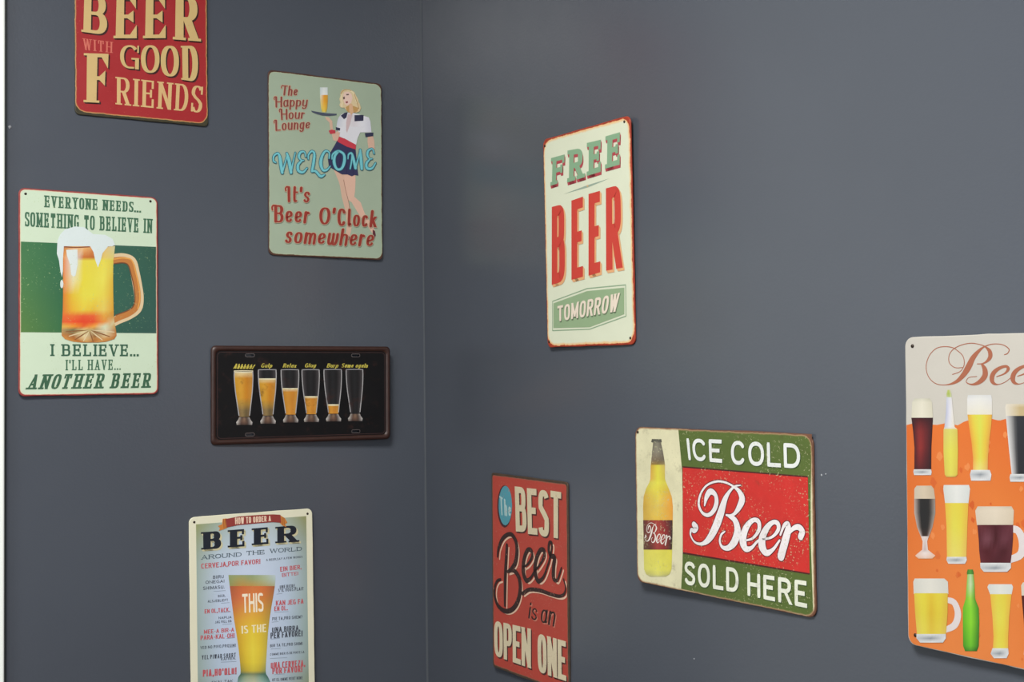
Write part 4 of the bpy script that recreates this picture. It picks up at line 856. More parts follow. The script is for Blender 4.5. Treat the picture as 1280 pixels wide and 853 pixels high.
   ['S','8A98A8',[[-41.8,-54.7,0.7],[-29.9,-55.1,0.7]],0,None,False],
   ['S','8A98A8',[[-53.1,-75.8,0.7],[-29.2,-77.8,0.7]],0,None,False],
   ['S','8A98A8',[[-48.2,-95.5,0.7],[-28.8,-97.0,0.7]],0,None,False],
  ]],
  ['lettering', 'red and black phrases printed down the right side', 3, None, [
   ['T','454A55','tiny','A BEER,SAY A FEW WORDS',[[21.4,75.7],[82.3,75.4],[82.3,72.2],[21.6,72.3]],0,None,None],
   ['T','B8545A','cond','EIN BIER,',[[44.3,61.1],[79.9,61.3],[80.1,54.6],[44.5,53.5]],0,None,None],
   ['T','B8545A','cond','BITTE!',[[47.1,50.9],[74.3,50.7],[74.2,45.6],[47.4,44.7]],0,None,None],
   ['T','454A55','tiny','UNE BIERE,',[[43.4,32.2],[70.5,31.4],[70.4,26.3],[43.3,27.1]],0,None,None],
   ['T','454A55','tiny',"S'IL VOUS PLAIT",[[40.8,26.8],[83.1,25.5],[83.0,20.4],[40.7,21.7]],0,None,None],
   ['T','B8545A','cond','KAN JEG FA',[[36.4,8.7],[82.8,7.0],[82.7,-0.9],[36.3,0.9]],0,None,None],
   ['T','B8545A','cond','EN OL.',[[33.8,-0.2],[56.0,-1.0],[55.9,-8.3],[33.7,-7.4]],0,None,None],
   ['T','454A55','tiny','PIE TA,PRO SHEM?',[[30.3,-16.8],[80.3,-18.9],[80.2,-23.8],[30.2,-21.7]],0,None,None],
   ['T','454A55','cond','UNA BIRRA,',[[29.6,-32.2],[76.4,-34.4],[76.3,-42.9],[29.5,-40.6]],0,None,None],
   ['T','454A55','cond','PER FAVORE!',[[27.0,-40.5],[80.3,-43.1],[80.2,-52.2],[26.9,-49.5]],0,None,None],
   ['T','454A55','tiny','BIR TA TE,PRO SHIM!',[[26.2,-58.4],[80.0,-61.3],[79.9,-66.0],[26.1,-63.0]],0,None,None],
   ['T','454A55','tiny','COMME BIER IS DE PINTE LA',[[26.0,-72.5],[82.7,-75.7],[82.7,-79.3],[25.9,-76.0]],0,None,None],
   ['T','B8545A','cond','UNA CERVEZA,',[[26.8,-86.8],[84.0,-90.3],[83.8,-100.2],[26.6,-96.5]],0,None,None],
   ['T','B8545A','cond','POR FAVOR!',[[29.1,-96.0],[79.0,-99.2],[78.9,-108.6],[29.0,-105.3]],0,None,None],
   ['T','454A55','tiny','OT EL OMME VERT NINE',[[28.9,-112.1],[79.2,-115.5],[79.1,-120.1],[28.8,-116.6]],0,None,None],
   ['S','8A98A8',[[38.2,18.8,0.7],[46.9,19.0,0.7]],0,None,False],
   ['S','8A98A8',[[34.1,-9.2,0.7],[56.9,-10.6,0.7]],0,None,False],
   ['S','8A98A8',[[29.7,-24.3,0.7],[40.1,-24.4,0.7]],0,None,False],
   ['S','8A98A8',[[27.3,-50.4,0.7],[41.7,-51.0,0.7]],0,None,False],
   ['S','8A98A8',[[27.1,-65.9,0.7],[43.6,-66.9,0.7]],0,None,False],
   ['S','8A98A8',[[25.9,-80.4,0.7],[53.7,-82.8,0.7]],0,None,False],
   ['S','8A98A8',[[32.7,-106.6,0.7],[49.2,-107.7,0.7]],0,None,False],
  ]],
 ]},
 'S6': {'holes': [[-95.6, 140.1], [88.2, 143.0], [-95.3, -141.9], [90.6, -141.0]], 'parts': [
  ['lettering', 'sage green slab letters FREE with red shading', 1, None, [
   ['T','86AC8A','slabf','F',[[-79.6,120.3],[-44.1,120.6],[-46.6,83.0],[-82.9,81.0]],2,[1.6,-4.2,'B24650'],None],
   ['T','86AC8A','slabf','R',[[-39.0,124.8],[-0.3,123.1],[-0.9,82.3],[-41.7,80.3]],2,[1.6,-4.2,'B24650'],None],
   ['T','86AC8A','slabf','E',[[6.5,128.2],[41.8,127.6],[38.9,84.8],[4.4,83.2]],2,[1.6,-4.2,'B24650'],None],
   ['T','86AC8A','slabf','E',[[48.3,130.4],[83.2,130.9],[80.1,88.4],[45.6,87.3]],2,[1.6,-4.2,'B24650'],None],
  ]],
  ['divider_print', 'thin grey green rule with a small dot', 1, None, [
   ['P','98AC9C',[[-51.7,65.2],[3.2,70.4],[53.4,73.1],[6.6,67.4]],0],
   ['P','D0B080',[[6.9,69.0],[6.8,68.7],[6.5,68.4],[6.0,68.1],[5.4,68.0],[4.8,68.0],[4.1,68.2],[3.5,68.5],[3.1,68.8],[2.8,69.2],[2.7,69.6],[2.8,70.0],[3.1,70.3],[3.6,70.5],[4.2,70.6],[4.9,70.6],[5.5,70.4],[6.1,70.2],[6.6,69.8],[6.9,69.4]],1],
  ]],
  ['lettering', 'tall red condensed letters BEER with orange shading', 1, None, [
   ['T','CC4338','tall','B',[[-80.9,50.5],[-48.7,51.6],[-52.8,-57.1],[-85.2,-60.6]],4,[3.4,-3.6,'E6AE7C'],None],
   ['T','CC4338','tall','E',[[-32.9,53.8],[-5.1,56.2],[-9.8,-54.1],[-37.0,-56.6]],4,[3.4,-3.6,'E6AE7C'],None],
   ['T','CC4338','tall','E',[[7.1,58.0],[33.7,59.2],[29.7,-50.7],[2.9,-53.5]],4,[3.4,-3.6,'E6AE7C'],None],
   ['T','CC4338','tall','R',[[46.0,60.7],[78.3,61.9],[77.1,-48.1],[42.5,-49.5]],4,[3.4,-3.6,'E6AE7C'],None],
  ]],
  ['badge_print', 'sage green hexagonal badge with outline', 1, None, [
   ['P','94AE88',[[-82.6,-87.1],[-1.5,-74.2],[80.3,-74.4],[79.0,-109.4],[2.5,-124.1],[-84.0,-122.5]],0],
   ['S','90AA8C',[[-84.6,-84.2,1.5],[-1.4,-70.8,1.5]],0,None,False],
   ['S','90AA8C',[[-1.4,-70.8,1.5],[83.2,-71.0,1.5]],0,None,False],
   ['S','90AA8C',[[83.2,-71.0,1.5],[82.5,-112.0,1.5]],0,None,False],
   ['S','90AA8C',[[82.5,-112.0,1.5],[2.4,-126.7,1.5]],0,None,False],
   ['S','90AA8C',[[2.4,-126.7,1.5],[-86.2,-126.0,1.5]],0,None,False],
   ['S','90AA8C',[[-86.2,-126.0,1.5],[-84.6,-84.2,1.5]],0,None,False],
  ]],
  ['lettering', 'cream slanted lettering TOMORROW', 3, 1, [
   ['T','EADCCB','slant','TOMORROW',[[-72.4,-91.7],[71.1,-80.6],[63.9,-105.0],[-72.8,-113.7]],1,[1,-1.6,'6E8064'],None],
  ]],
 ]},
 'S7': {'holes': [], 'parts': [
  ['lettering', 'worn cream block letters BEST', 1, None, [
   ['T','CFC3A4','block','B',[[-34.7,132.9],[-5.3,133.3],[-3.1,67.6],[-32.5,65.7]],1,[2.4,-2.0,'4A2A28'],None],
   ['T','CFC3A4','block','E',[[-2.2,132.9],[23.4,133.4],[24.6,66.9],[-0.3,65.5]],1,[2.4,-2.0,'4A2A28'],None],
   ['T','CFC3A4','block','S',[[27.7,133.4],[53.8,133.0],[53.9,65.7],[26.7,66.6]],1,[2.4,-2.0,'4A2A28'],None],
   ['T','CFC3A4','block','T',[[58.5,134.0],[84.6,133.7],[83.0,67.7],[58.1,67.0]],1,[2.4,-2.0,'4A2A28'],None],
  ]],
  ['badge_print', 'teal oval badge with a small script word', 1, None, [
   ['P','45262B',[[-42.5,102.2],[-43.7,92.3],[-46.7,83.1],[-51.3,75.5],[-57.1,70.4],[-63.6,68.1],[-70.0,69.1],[-75.7,73.0],[-80.3,79.8],[-83.1,88.5],[-84.0,98.5],[-82.9,108.6],[-79.7,117.9],[-75.0,125.5],[-69.1,130.5],[-62.6,132.6],[-56.3,131.5],[-50.6,127.4],[-46.2,120.7],[-43.4,112.0]],0],
   ['P','4F93A2',[[-42.3,103.5],[-43.3,94.2],[-46.1,85.7],[-50.3,78.7],[-55.6,73.9],[-61.4,71.8],[-67.2,72.7],[-72.4,76.4],[-76.5,82.7],[-79.1,90.9],[-79.9,100.1],[-78.9,109.6],[-76.0,118.2],[-71.7,125.3],[-66.4,130.0],[-60.5,131.9],[-54.7,130.8],[-49.6,127.0],[-45.6,120.7],[-43.1,112.6]],1],
  ]],
  ['lettering', 'pale script word on the teal oval', 1, 1, [
   ['T','A8C4C4','lobs','The',[[-77.8,115.5],[-43.9,106.9],[-45.3,86.5],[-74.7,86.2]],2,None,None],
  ]],
  ['lettering', 'black brush script Beer with cream highlight and swash', 4, None, [
   ['S','DDB8A0',[[-51.7,39.2,2.8],[-53.6,20.4,2.8],[-56.3,-3.3,2.8],[-57.8,-28.3,2.8],[-58.7,-52.5,2.8]],0,None,False],
   ['S','DDB8A0',[[-77.9,18.9,2.8],[-75.1,31.8,2.8],[-61.8,48.9,2.8],[-40.4,56.8,2.8],[-27.3,48.2,2.8],[-23.9,33.3,2.8],[-28.9,15.8,2.8],[-39.7,5.2,2.8],[-49.7,-0.5,2.8]],0,None,False],
   ['S','DDB8A0',[[-49.7,-0.5,2.8],[-32.7,3.4,2.8],[-19.0,-5.8,2.8],[-16.2,-22.1,2.8],[-23.7,-41.6,2.8],[-39.2,-55.6,2.8],[-59.1,-60.8,2.8],[-77.8,-55.6,2.8],[-86.9,-42.1,2.8],[-86.1,-27.8,2.8],[-78.7,-18.1,2.8],[-69.9,-14.8,2.8]],0,None,False],
   ['S','DDB8A0',[[-7.7,11.8,2.8],[5.1,18.8,2.8],[16.0,31.5,2.8],[12.9,39.3,2.8],[3.5,38.2,2.8],[-5.7,23.4,2.8],[-7.6,4.9,2.8],[0.1,-6.4,2.8],[11.0,-1.5,2.8],[21.9,10.5,2.8]],0,None,False],
   ['S','DDB8A0',[[21.8,9.7,2.8],[35.2,21.2,2.8],[46.6,35.3,2.8],[46.0,43.4,2.8],[36.3,42.2,2.8],[25.5,25.9,2.8],[23.2,8.4,2.8],[30.9,-2.9,2.8],[44.1,4.6,2.8],[57.4,26.3,2.8]],0,None,False],
   ['S','DDB8A0',[[57.3,25.6,2.8],[64.8,45.7,2.8],[65.5,56.0,2.8],[59.9,56.1,2.8],[58.1,44.8,2.8],[63.2,37.8,2.8],[72.3,36.6,2.8],[70.1,22.9,2.8],[69.8,6.7,2.8],[76.9,4.1,2.8],[85.1,16.1,2.8],[88.9,23.9,2.8]],0,None,False],
   ['S','DDB8A0',[[-10.2,-27.3,2.8],[6.7,-19.0,2.8],[33.3,-16.0,2.8],[64.4,-17.2,2.8],[84.6,-16.6,2.8],[95.1,-11.4,2.8],[98.4,-2.2,2.8],[93.7,8.6,2.8]],0,None,False],
   ['S','33211F',[[-57.0,42.5,6],[-59.0,23.6,7.5],[-61.7,-0.1,7.5],[-63.2,-25.2,7],[-64.1,-49.5,5]],2,None,False],
   ['S','33211F',[[-83.4,22.1,4],[-80.5,35.0,6],[-67.2,52.2,7],[-45.7,60.1,7],[-32.6,51.5,8],[-29.2,36.5,9],[-34.2,19.0,9],[-45.0,8.3,7],[-55.0,2.7,5]],2,None,False],
   ['S','33211F',[[-55.0,2.7,4],[-38.0,6.5,7],[-24.2,-2.7,9],[-21.4,-19.1,9],[-28.9,-38.6,9],[-44.5,-52.6,8],[-64.5,-57.8,7.5],[-83.3,-52.5,7],[-92.5,-39.0,6],[-91.7,-24.7,5],[-84.2,-14.9,5],[-75.4,-11.7,4]],2,None,False],
   ['S','33211F',[[-12.9,14.9,3],[0.0,21.9,4],[11.0,34.6,6],[7.9,42.5,7],[-1.6,41.4,7],[-10.8,26.6,8],[-12.7,8.0,9],[-5.0,-3.3,8],[5.9,1.5,5],[16.8,13.5,4]],2,None,False],
   ['S','33211F',[[16.8,12.8,4],[30.3,24.3,4],[41.7,38.4,6],[41.1,46.5,7],[31.4,45.3,7],[20.5,29.0,8],[18.1,11.5,9],[25.9,0.1,8],[39.2,7.6,5],[52.5,29.4,4]],2,None,False],
   ['S','33211F',[[52.5,28.7,4],[60.0,48.8,4],[60.7,59.1,5],[55.0,59.2,5],[53.3,48.0,6],[58.3,40.9,7],[67.5,39.7,8],[65.3,25.9,8],[65.0,9.7,8],[72.1,7.1,5],[80.4,19.1,4],[84.2,26.9,3]],2,None,False],
   ['S','33211F',[[-15.4,-24.3,6],[1.6,-16.0,6],[28.4,-13.0,6],[59.6,-14.3,5.5],[79.9,-13.7,5],[90.4,-8.5,4],[93.8,0.7,3],[89.0,11.6,3]],2,None,False],
  ]],
  ['lettering', 'small black script is an', 2, None, [
   ['T','2C1D1C','lobs','is',[[4.6,-33.2],[25.6,-33.6],[21.3,-58.2],[-1.6,-58.2]],1,[2,-1.4,'C87A68'],None],
   ['T','2C1D1C','lobs','an',[[34.7,-30.0],[73.9,-28.2],[64.7,-59.1],[29.9,-58.8]],1,[2,-1.4,'C87A68'],None],
  ]],
  ['lettering', 'worn cream block letters OPEN ONE', 1, None, [
   ['T','D2C6A8','block','OPEN',[[-95.7,-77.4],[5.4,-72.7],[4.5,-130.8],[-95.0,-131.0]],1,[2.4,-2.0,'4A2A28'],None],
   ['T','D2C6A8','block','ONE',[[21.9,-76.0],[93.3,-75.1],[93.1,-130.9],[22.8,-131.8]],1,[2.4,-2.0,'4A2A28'],None],
  ]],
 ]},
 'S8': {'holes': [[-144.2, 92.1]], 'parts': [
  ['colour_band', 'mottled green printed ground', 1, None, [
   ['P','55682F',[[-66.5,98.0],[53.2,100.1],[149.4,99.3],[146.2,38.6],[145.0,-15.1],[146.6,-97.1],[48.7,-98.3],[-65.7,-96.8],[-62.4,-67.1],[-60.2,-6.4],[-60.8,48.0]],0],
  ]],
  ['colour_band', 'bright red printed band', 2, None, [
   ['P','4A1C1A',[[-59.8,53.3],[142.7,53.6],[142.7,-52.8],[-61.6,-53.7]],0],
   ['P','C92F2A',[[-59.3,51.5],[142.6,52.0],[142.7,-51.2],[-61.1,-51.5]],1],
  ]],
  ['lettering', 'white rounded capitals ICE COLD', 4, None, [
   ['T','E2E6E4','round','ICE',[[-51.8,87.8],[10.7,88.2],[10.1,61.0],[-48.2,61.2]],1,[0.8,-0.8,'38502C'],None],
   ['T','E2E6E4','round','COLD',[[25.2,87.8],[131.9,88.3],[132.4,61.2],[25.0,59.9]],1,[0.8,-0.8,'38502C'],None],
  ]],
  ['lettering', 'white rounded capitals SOLD HERE', 4, None, [
   ['T','E4E8D8','round','SOLD',[[-58.1,-62.0],[34.4,-59.4],[34.2,-87.5],[-58.5,-90.6]],1,[0.8,-0.8,'38502C'],None],
   ['T','E4E8D8','round','HERE',[[48.5,-61.9],[138.7,-60.4],[138.4,-89.4],[48.2,-88.9]],1,[0.8,-0.8,'38502C'],None],
  ]],
  ['lettering', 'large white flowing script Beer', 4, None, [
   ['S','6A2028',[[-40.1,-16.1,9.76],[-35.8,-19.1,8.92],[-40.3,-23.6,8.08],[-44.9,-22.7,6.4],[-46.6,-29.0,4.72],[-39.2,-37.0,4.72],[-26.3,-37.7,6.4],[-14.0,-30.3,10.6],[-2.5,-15.2,13.12],[6.4,1.5,13.12],[13.8,17.9,9.76],[21.1,27.6,6.4],[30.6,34.8,4.72],[40.1,36.8,3.46]],0,None,False],
   ['S','6A2028',[[-21.0,8.5,4.3],[-17.2,19.5,8.92],[-10.3,26.0,9.76],[-2.1,22.6,8.08],[-0.4,13.5,8.92],[-6.0,3.1,8.08],[-15.7,-2.5,6.82],[-25.5,-0.2,5.98],[-31.2,9.0,5.98],[-27.8,21.4,5.14],[-16.9,32.6,4.72],[0.6,38.6,4.72],[15.7,38.3,4.72],[28.7,34.4,5.14],[37.4,29.5,8.08],[42.2,21.4,11.44],[37.4,11.9,9.76],[29.8,3.5,6.4],[23.3,0.6,5.14],[15.8,0.3,4.72]],0,None,False],
   ['S','6A2028',[[18.6,-0.1,5.14],[29.7,-4.3,9.76],[34.0,-15.6,12.28],[29.1,-28.4,12.28],[18.7,-37.4,8.92],[8.4,-37.9,6.4],[4.2,-31.7,5.14],[6.8,-23.5,5.14],[13.0,-19.0,3.88]],0,None,False],
   ['S','6A2028',[[47.4,-25.9,4.3],[58.3,-22.2,5.14],[68.3,-11.6,7.24],[67.9,-2.7,8.08],[60.5,-1.2,7.24],[50.5,-8.2,9.76],[43.6,-19.8,12.28],[42.8,-29.6,13.12],[47.6,-35.5,9.76],[56.2,-33.2,6.4],[65.3,-25.2,5.14],[74.2,-20.5,4.72]],0,None,False],
   ['S','6A2028',[[74.2,-21.8,4.72],[88.1,-17.8,5.14],[97.9,-8.7,7.24],[97.7,-2.1,8.08],[90.6,-1.0,7.24],[80.6,-8.5,9.76],[73.3,-20.6,12.28],[73.1,-30.5,13.12],[79.4,-36.4,9.76],[89.5,-31.5,6.4],[99.7,-20.4,4.72]],0,None,False],
   ['S','6A2028',[[101.0,-14.0,4.72],[107.2,-2.8,6.4],[112.2,-0.7,8.08],[112.9,-6.6,10.6],[108.8,-18.1,12.28],[101.3,-37.9,12.28]],0,None,False],
   ['S','6A2028',[[111.1,-14.2,4.72],[120.4,-5.2,7.24],[128.4,-2.9,8.92],[133.5,-7.0,9.76],[130.9,-13.1,9.76]],0,None,False],
   ['S','E9E4E6',[[-40.1,-16.1,7.56],[-35.8,-19.1,6.72],[-40.3,-23.6,5.88],[-44.9,-22.7,4.2],[-46.6,-29.0,2.52],[-39.2,-37.0,2.52],[-26.3,-37.7,4.2],[-14.0,-30.3,8.4],[-2.5,-15.2,10.92],[6.4,1.5,10.92],[13.8,17.9,7.56],[21.1,27.6,4.2],[30.6,34.8,2.52],[40.1,36.8,1.26]],2,None,False],
   ['S','E9E4E6',[[-21.0,8.5,2.1],[-17.2,19.5,6.72],[-10.3,26.0,7.56],[-2.1,22.6,5.88],[-0.4,13.5,6.72],[-6.0,3.1,5.88],[-15.7,-2.5,4.62],[-25.5,-0.2,3.78],[-31.2,9.0,3.78],[-27.8,21.4,2.94],[-16.9,32.6,2.52],[0.6,38.6,2.52],[15.7,38.3,2.52],[28.7,34.4,2.94],[37.4,29.5,5.88],[42.2,21.4,9.24],[37.4,11.9,7.56],[29.8,3.5,4.2],[23.3,0.6,2.94],[15.8,0.3,2.52]],2,None,False],
   ['S','E9E4E6',[[18.6,-0.1,2.94],[29.7,-4.3,7.56],[34.0,-15.6,10.08],[29.1,-28.4,10.08],[18.7,-37.4,6.72],[8.4,-37.9,4.2],[4.2,-31.7,2.94],[6.8,-23.5,2.94],[13.0,-19.0,1.68]],2,None,False],
   ['S','E9E4E6',[[47.4,-25.9,2.1],[58.3,-22.2,2.94],[68.3,-11.6,5.04],[67.9,-2.7,5.88],[60.5,-1.2,5.04],[50.5,-8.2,7.56],[43.6,-19.8,10.08],[42.8,-29.6,10.92],[47.6,-35.5,7.56],[56.2,-33.2,4.2],[65.3,-25.2,2.94],[74.2,-20.5,2.52]],2,None,False],
   ['S','E9E4E6',[[74.2,-21.8,2.52],[88.1,-17.8,2.94],[97.9,-8.7,5.04],[97.7,-2.1,5.88],[90.6,-1.0,5.04],[80.6,-8.5,7.56],[73.3,-20.6,10.08],[73.1,-30.5,10.92],[79.4,-36.4,7.56],[89.5,-31.5,4.2],[99.7,-20.4,2.52]],2,None,False],
   ['S','E9E4E6',[[101.0,-14.0,2.52],[107.2,-2.8,4.2],[112.2,-0.7,5.88],[112.9,-6.6,8.4],[108.8,-18.1,10.08],[101.3,-37.9,10.08]],2,None,False],
   ['S','E9E4E6',[[111.1,-14.2,2.52],[120.4,-5.2,5.04],[128.4,-2.9,6.72],[133.5,-7.0,7.56],[130.9,-13.1,7.56]],2,None,False],
  ]],
  ['bottle_print', 'picture of a long necked bottle of golden beer', 1, None, [
   ['G',[[-116.5,84.3,-98.4,84.9],[-118.1,80.7,-97.7,81.5],[-114.3,79.6,-99.2,80.2],[-116.4,68.9,-95.7,69.8],[-118.2,57.7,-93.3,58.9],[-119.1,52.4,-92.3,53.9],[-119.5,50.9,-92.3,52.4],[-120.6,34.0,-92.7,35.7],[-123.0,28.9,-90.2,31.0],[-129.3,21.0,-85.6,24.0],[-134.2,10.6,-80.3,14.7],[-135.6,-2.0,-78.7,2.7],[-135.6,-19.4,-79.1,-14.2],[-135.6,-56.8,-81.0,-50.7],[-135.4,-81.7,-82.6,-75.1],[-131.6,-87.4,-86.4,-81.6],[-124.0,-89.7,-93.8,-85.7]],[['4A4A40','5A584E','4A4A40'],['54544C','6A685C','4C4A44'],['706C5C','8A8674','645E50'],['827C6C','8E8878','6E685C'],['80705C','7A6A54','6A6050'],['A0803C','846E3A','98885C'],['C8A040','D8D048','C8B060'],['D8A850','DED84C','D0C04C'],['D0C458','E4DE54','D8CC50'],['D0C050','E4D850','D8BC48'],['D0A848','E6D458','E0A040'],['C8A040','E2C860','E09838'],['CCA84C','E6C450','E0A040'],['D8D060','E4DC60','D8D050'],['D0CC68','E0DC64','D4CC58'],['B8B46C','D8D470','B4B064'],['B0AE80','C4C280','A8A678']],1],
  ]],
  ['label_print', 'red brown bottle label with white script Beer', 1, 1, [
   ['G',[[-135.6,-19.4,-79.4,-14.3],[-135.2,-36.8,-79.8,-31.2],[-135.6,-56.8,-81.3,-50.8]],[['5A3432','8E3A34','A8403A','7A2C2C','3A3430'],['644038','7A3430','B04840','9A2E30','30302C'],['6A5040','583028','A04440','8A2C2C','38342E']],3],
   ['S','E8E0D8',[[-131.0,-38.5,1.8],[-130.0,-39.4,1.6],[-131.1,-40.8,1.4],[-132.2,-40.5,1.0],[-132.7,-42.4,0.7],[-130.8,-44.9,0.7],[-127.6,-45.2,1.0],[-124.4,-43.0,2.0],[-121.5,-38.3,2.6],[-119.1,-33.1,2.6],[-117.2,-28.0,1.8],[-115.2,-25.0,1.0],[-112.7,-22.7,0.7],[-110.1,-22.0,0.7]],5,None,False],
   ['S','E8E0D8',[[-126.2,-31.0,0.7],[-125.2,-27.6,1.6],[-123.4,-25.5,1.8],[-121.3,-26.6,1.4],[-120.9,-29.4,1.6],[-122.3,-32.6,1.4],[-124.9,-34.3,1.1],[-127.3,-33.6,0.9],[-128.8,-30.8,0.9],[-127.9,-27.0,0.7],[-125.1,-23.5,0.7],[-120.6,-21.6,0.7],[-116.6,-21.6,0.7],[-113.2,-22.8,0.7],[-110.9,-24.3,1.4],[-109.6,-26.9,2.2],[-110.9,-29.9,1.8],[-112.9,-32.5,1.0],[-114.7,-33.4,0.7],[-116.6,-33.5,0.7]],5,None,False],
   ['S','E8E0D8',[[-115.9,-33.7,0.7],[-113.0,-35.0,1.8],[-111.8,-38.6,2.4],[-113.1,-42.6,2.4],[-115.9,-45.4,1.6],[-118.6,-45.5,1.0],[-119.7,-43.5,0.7],[-119.0,-41.0,0.7],[-117.4,-39.6,0.7]],5,None,False],
   ['S','E8E0D8',[[-108.2,-41.9,0.7],[-105.2,-40.8,0.7],[-102.5,-37.4,1.2],[-102.6,-34.6,1.4],[-104.6,-34.1,1.2],[-107.3,-36.3,1.8],[-109.2,-39.9,2.4],[-109.5,-43.0,2.6],[-108.2,-45.0,1.8],[-105.8,-44.3,1.0],[-103.3,-41.8,0.7],[-100.8,-40.3,0.7]],5,None,False],
   ['S','E8E0D8',[[-100.9,-40.7,0.7],[-96.9,-39.5,0.7],[-94.2,-36.6,1.2],[-94.2,-34.4,1.4],[-96.2,-34.0,1.2],[-99.1,-36.4,1.8],[-101.1,-40.3,2.4],[-101.2,-43.5,2.6],[-99.4,-45.4,1.8],[-96.6,-43.9,1.0],[-93.7,-40.4,0.7]],5,None,False],
   ['S','E8E0D8',[[-93.3,-38.3,0.7],[-91.5,-34.7,1.0],[-90.1,-34.0,1.4],[-89.9,-35.9,2.0],[-91.1,-39.7,2.4],[-93.2,-46.1,2.4]],5,None,False],
   ['S','E8E0D8',[[-90.4,-38.4,0.7],[-87.7,-35.5,1.2],[-85.4,-34.7,1.6],[-83.9,-36.1,1.8],[-84.7,-38.1,1.8]],5,None,False],
  ]],
 ]},
 'S9': {'holes': [[-90.9, 142.0], [-90.9, -140.4]], 'parts': [
  ['colour_band', 'orange printed beer background with a wavy top', 1, None, [
   ['B',[[-100.1,63.8],[-90.6,66.1],[-82.0,66.7],[-71.1,65.4],[-62.7,65.3],[-50.9,67.6],[-39.4,65.5],[-32.4,69.2],[-23.4,71.8],[-5.6,73.3],[5.2,71.0],[18.0,74.6],[34.7,75.8],[50.9,73.6],[66.8,76.1],[82.2,72.9],[97.4,75.0]],[['E2702E','E87A34','E27030','DE6828','E07030'],['E27430','E67E3C','E6803A','E07634','E27834'],['E67C38','EA8440','EA8642','E87E3A','E67C38'],['E8823E','EC8A46','EA8846','E88240','E8823E']],0],
   ['P','EE9050',[[-55.0,-32.1],[-56.2,-30.0],[-57.0,-30.1],[-58.8,-29.9],[-59.9,-31.2],[-59.6,-32.7],[-58.5,-35.0],[-57.0,-35.1],[-55.5,-33.1]],1],
   ['P','DC6A30',[[25.2,-22.6],[24.4,-20.6],[23.1,-19.8],[21.8,-20.2],[20.8,-21.5],[21.4,-23.3],[22.1,-24.6],[23.1,-25.2],[24.6,-24.5]],1],
   ['P','EE9050',[[-26.2,26.4],[-26.8,29.2],[-28.5,30.9],[-30.7,28.4],[-32.4,27.9],[-32.5,25.2],[-30.7,24.2],[-28.6,23.0],[-27.3,25.1]],1],
   ['P','DC6A30',[[38.8,57.9],[38.4,59.2],[37.8,58.9],[36.8,58.8],[36.1,58.4],[35.9,57.2],[36.8,56.0],[37.7,57.0],[38.6,57.3]],1],
   ['P','E07438',[[-60.3,-59.6],[-61.6,-57.7],[-63.2,-55.2],[-64.9,-55.7],[-66.1,-58.1],[-66.6,-60.4],[-65.5,-63.3],[-63.2,-63.3],[-61.1,-62.6]],1],
   ['P','D8622A',[[-25.3,-89.8],[-25.0,-89.0],[-26.3,-87.3],[-27.3,-87.6],[-28.5,-88.9],[-28.3,-90.8],[-27.8,-91.0],[-26.4,-92.5],[-24.6,-91.0]],1],
   ['P','D8622A',[[-22.1,-22.3],[-21.8,-21.1],[-23.3,-20.7],[-25.0,-19.4],[-25.9,-21.7],[-25.6,-23.2],[-24.6,-24.0],[-23.3,-24.9],[-22.6,-23.9]],1],
   ['P','E07438',[[53.4,-5.7],[53.3,-4.3],[52.4,-3.2],[51.6,-3.2],[50.7,-4.8],[50.4,-6.6],[51.4,-7.9],[52.4,-7.9],[53.6,-6.9]],1],
   ['P','EE9050',[[-12.1,29.7],[-12.9,31.4],[-13.8,32.5],[-15.7,32.4],[-16.5,30.7],[-17.2,28.5],[-15.0,27.3],[-13.7,26.3],[-11.7,27.8]],1],
   ['P','D8622A',[[45.7,32.0],[44.9,35.5],[43.6,35.1],[40.7,35.5],[40.6,33.5],[40.5,30.6],[41.5,29.9],[43.7,29.5],[46.6,30.2]],1],
   ['P','DC6A30',[[-72.3,54.3],[-72.6,56.9],[-74.3,58.2],[-76.4,57.8],[-77.8,55.0],[-77.4,52.9],[-75.6,52.2],[-74.3,51.2],[-72.7,52.4]],1],
   ['P','E07438',[[26.4,-141.6],[26.5,-141.1],[25.8,-140.2],[25.0,-140.7],[24.7,-141.2],[24.5,-142.0],[25.1,-143.4],[25.8,-142.6],[26.2,-142.7]],1],
   ['P','EE9050',[[29.8,-27.5],[29.3,-26.4],[28.7,-26.2],[27.9,-26.3],[27.2,-27.1],[27.2,-28.0],[28.0,-28.8],[28.7,-28.4],[29.4,-28.4]],1],
   ['P','D8622A',[[43.1,47.2],[43.6,49.1],[41.9,49.8],[40.5,48.6],[39.7,48.1],[39.0,46.1],[40.4,45.5],[41.8,44.6],[43.2,45.3]],1],
   ['P','DC6A30',[[-34.7,23.5],[-34.5,25.4],[-35.8,25.5],[-36.9,26.5],[-38.2,24.4],[-37.8,22.7],[-36.9,21.3],[-35.8,20.4],[-34.9,22.5]],1],
   ['P','EE9050',[[61.8,-11.5],[62.2,-9.6],[60.3,-9.0],[58.7,-8.2],[56.9,-10.2],[57.6,-12.5],[58.5,-14.9],[60.2,-13.5],[61.5,-13.9]],1],
   ['P','EE9050',[[-66.3,-41.4],[-67.5,-39.1],[-68.6,-38.5],[-70.6,-38.1],[-71.4,-40.2],[-71.6,-42.7],[-70.3,-44.1],[-68.4,-45.3],[-67.3,-42.9]],1],
   ['P','E07438',[[32.3,-101.5],[31.5,-98.5],[30.3,-98.0],[28.5,-97.9],[26.7,-100.3],[27.3,-102.8],[28.1,-104.0],[30.4,-105.9],[31.9,-103.1]],1],
   ['P','E07438',[[-54.0,3.0],[-56.0,4.8],[-57.4,7.1],[-59.8,7.2],[-60.3,4.6],[-60.4,1.8],[-59.6,1.0],[-57.5,-1.6],[-55.8,0.9]],1],
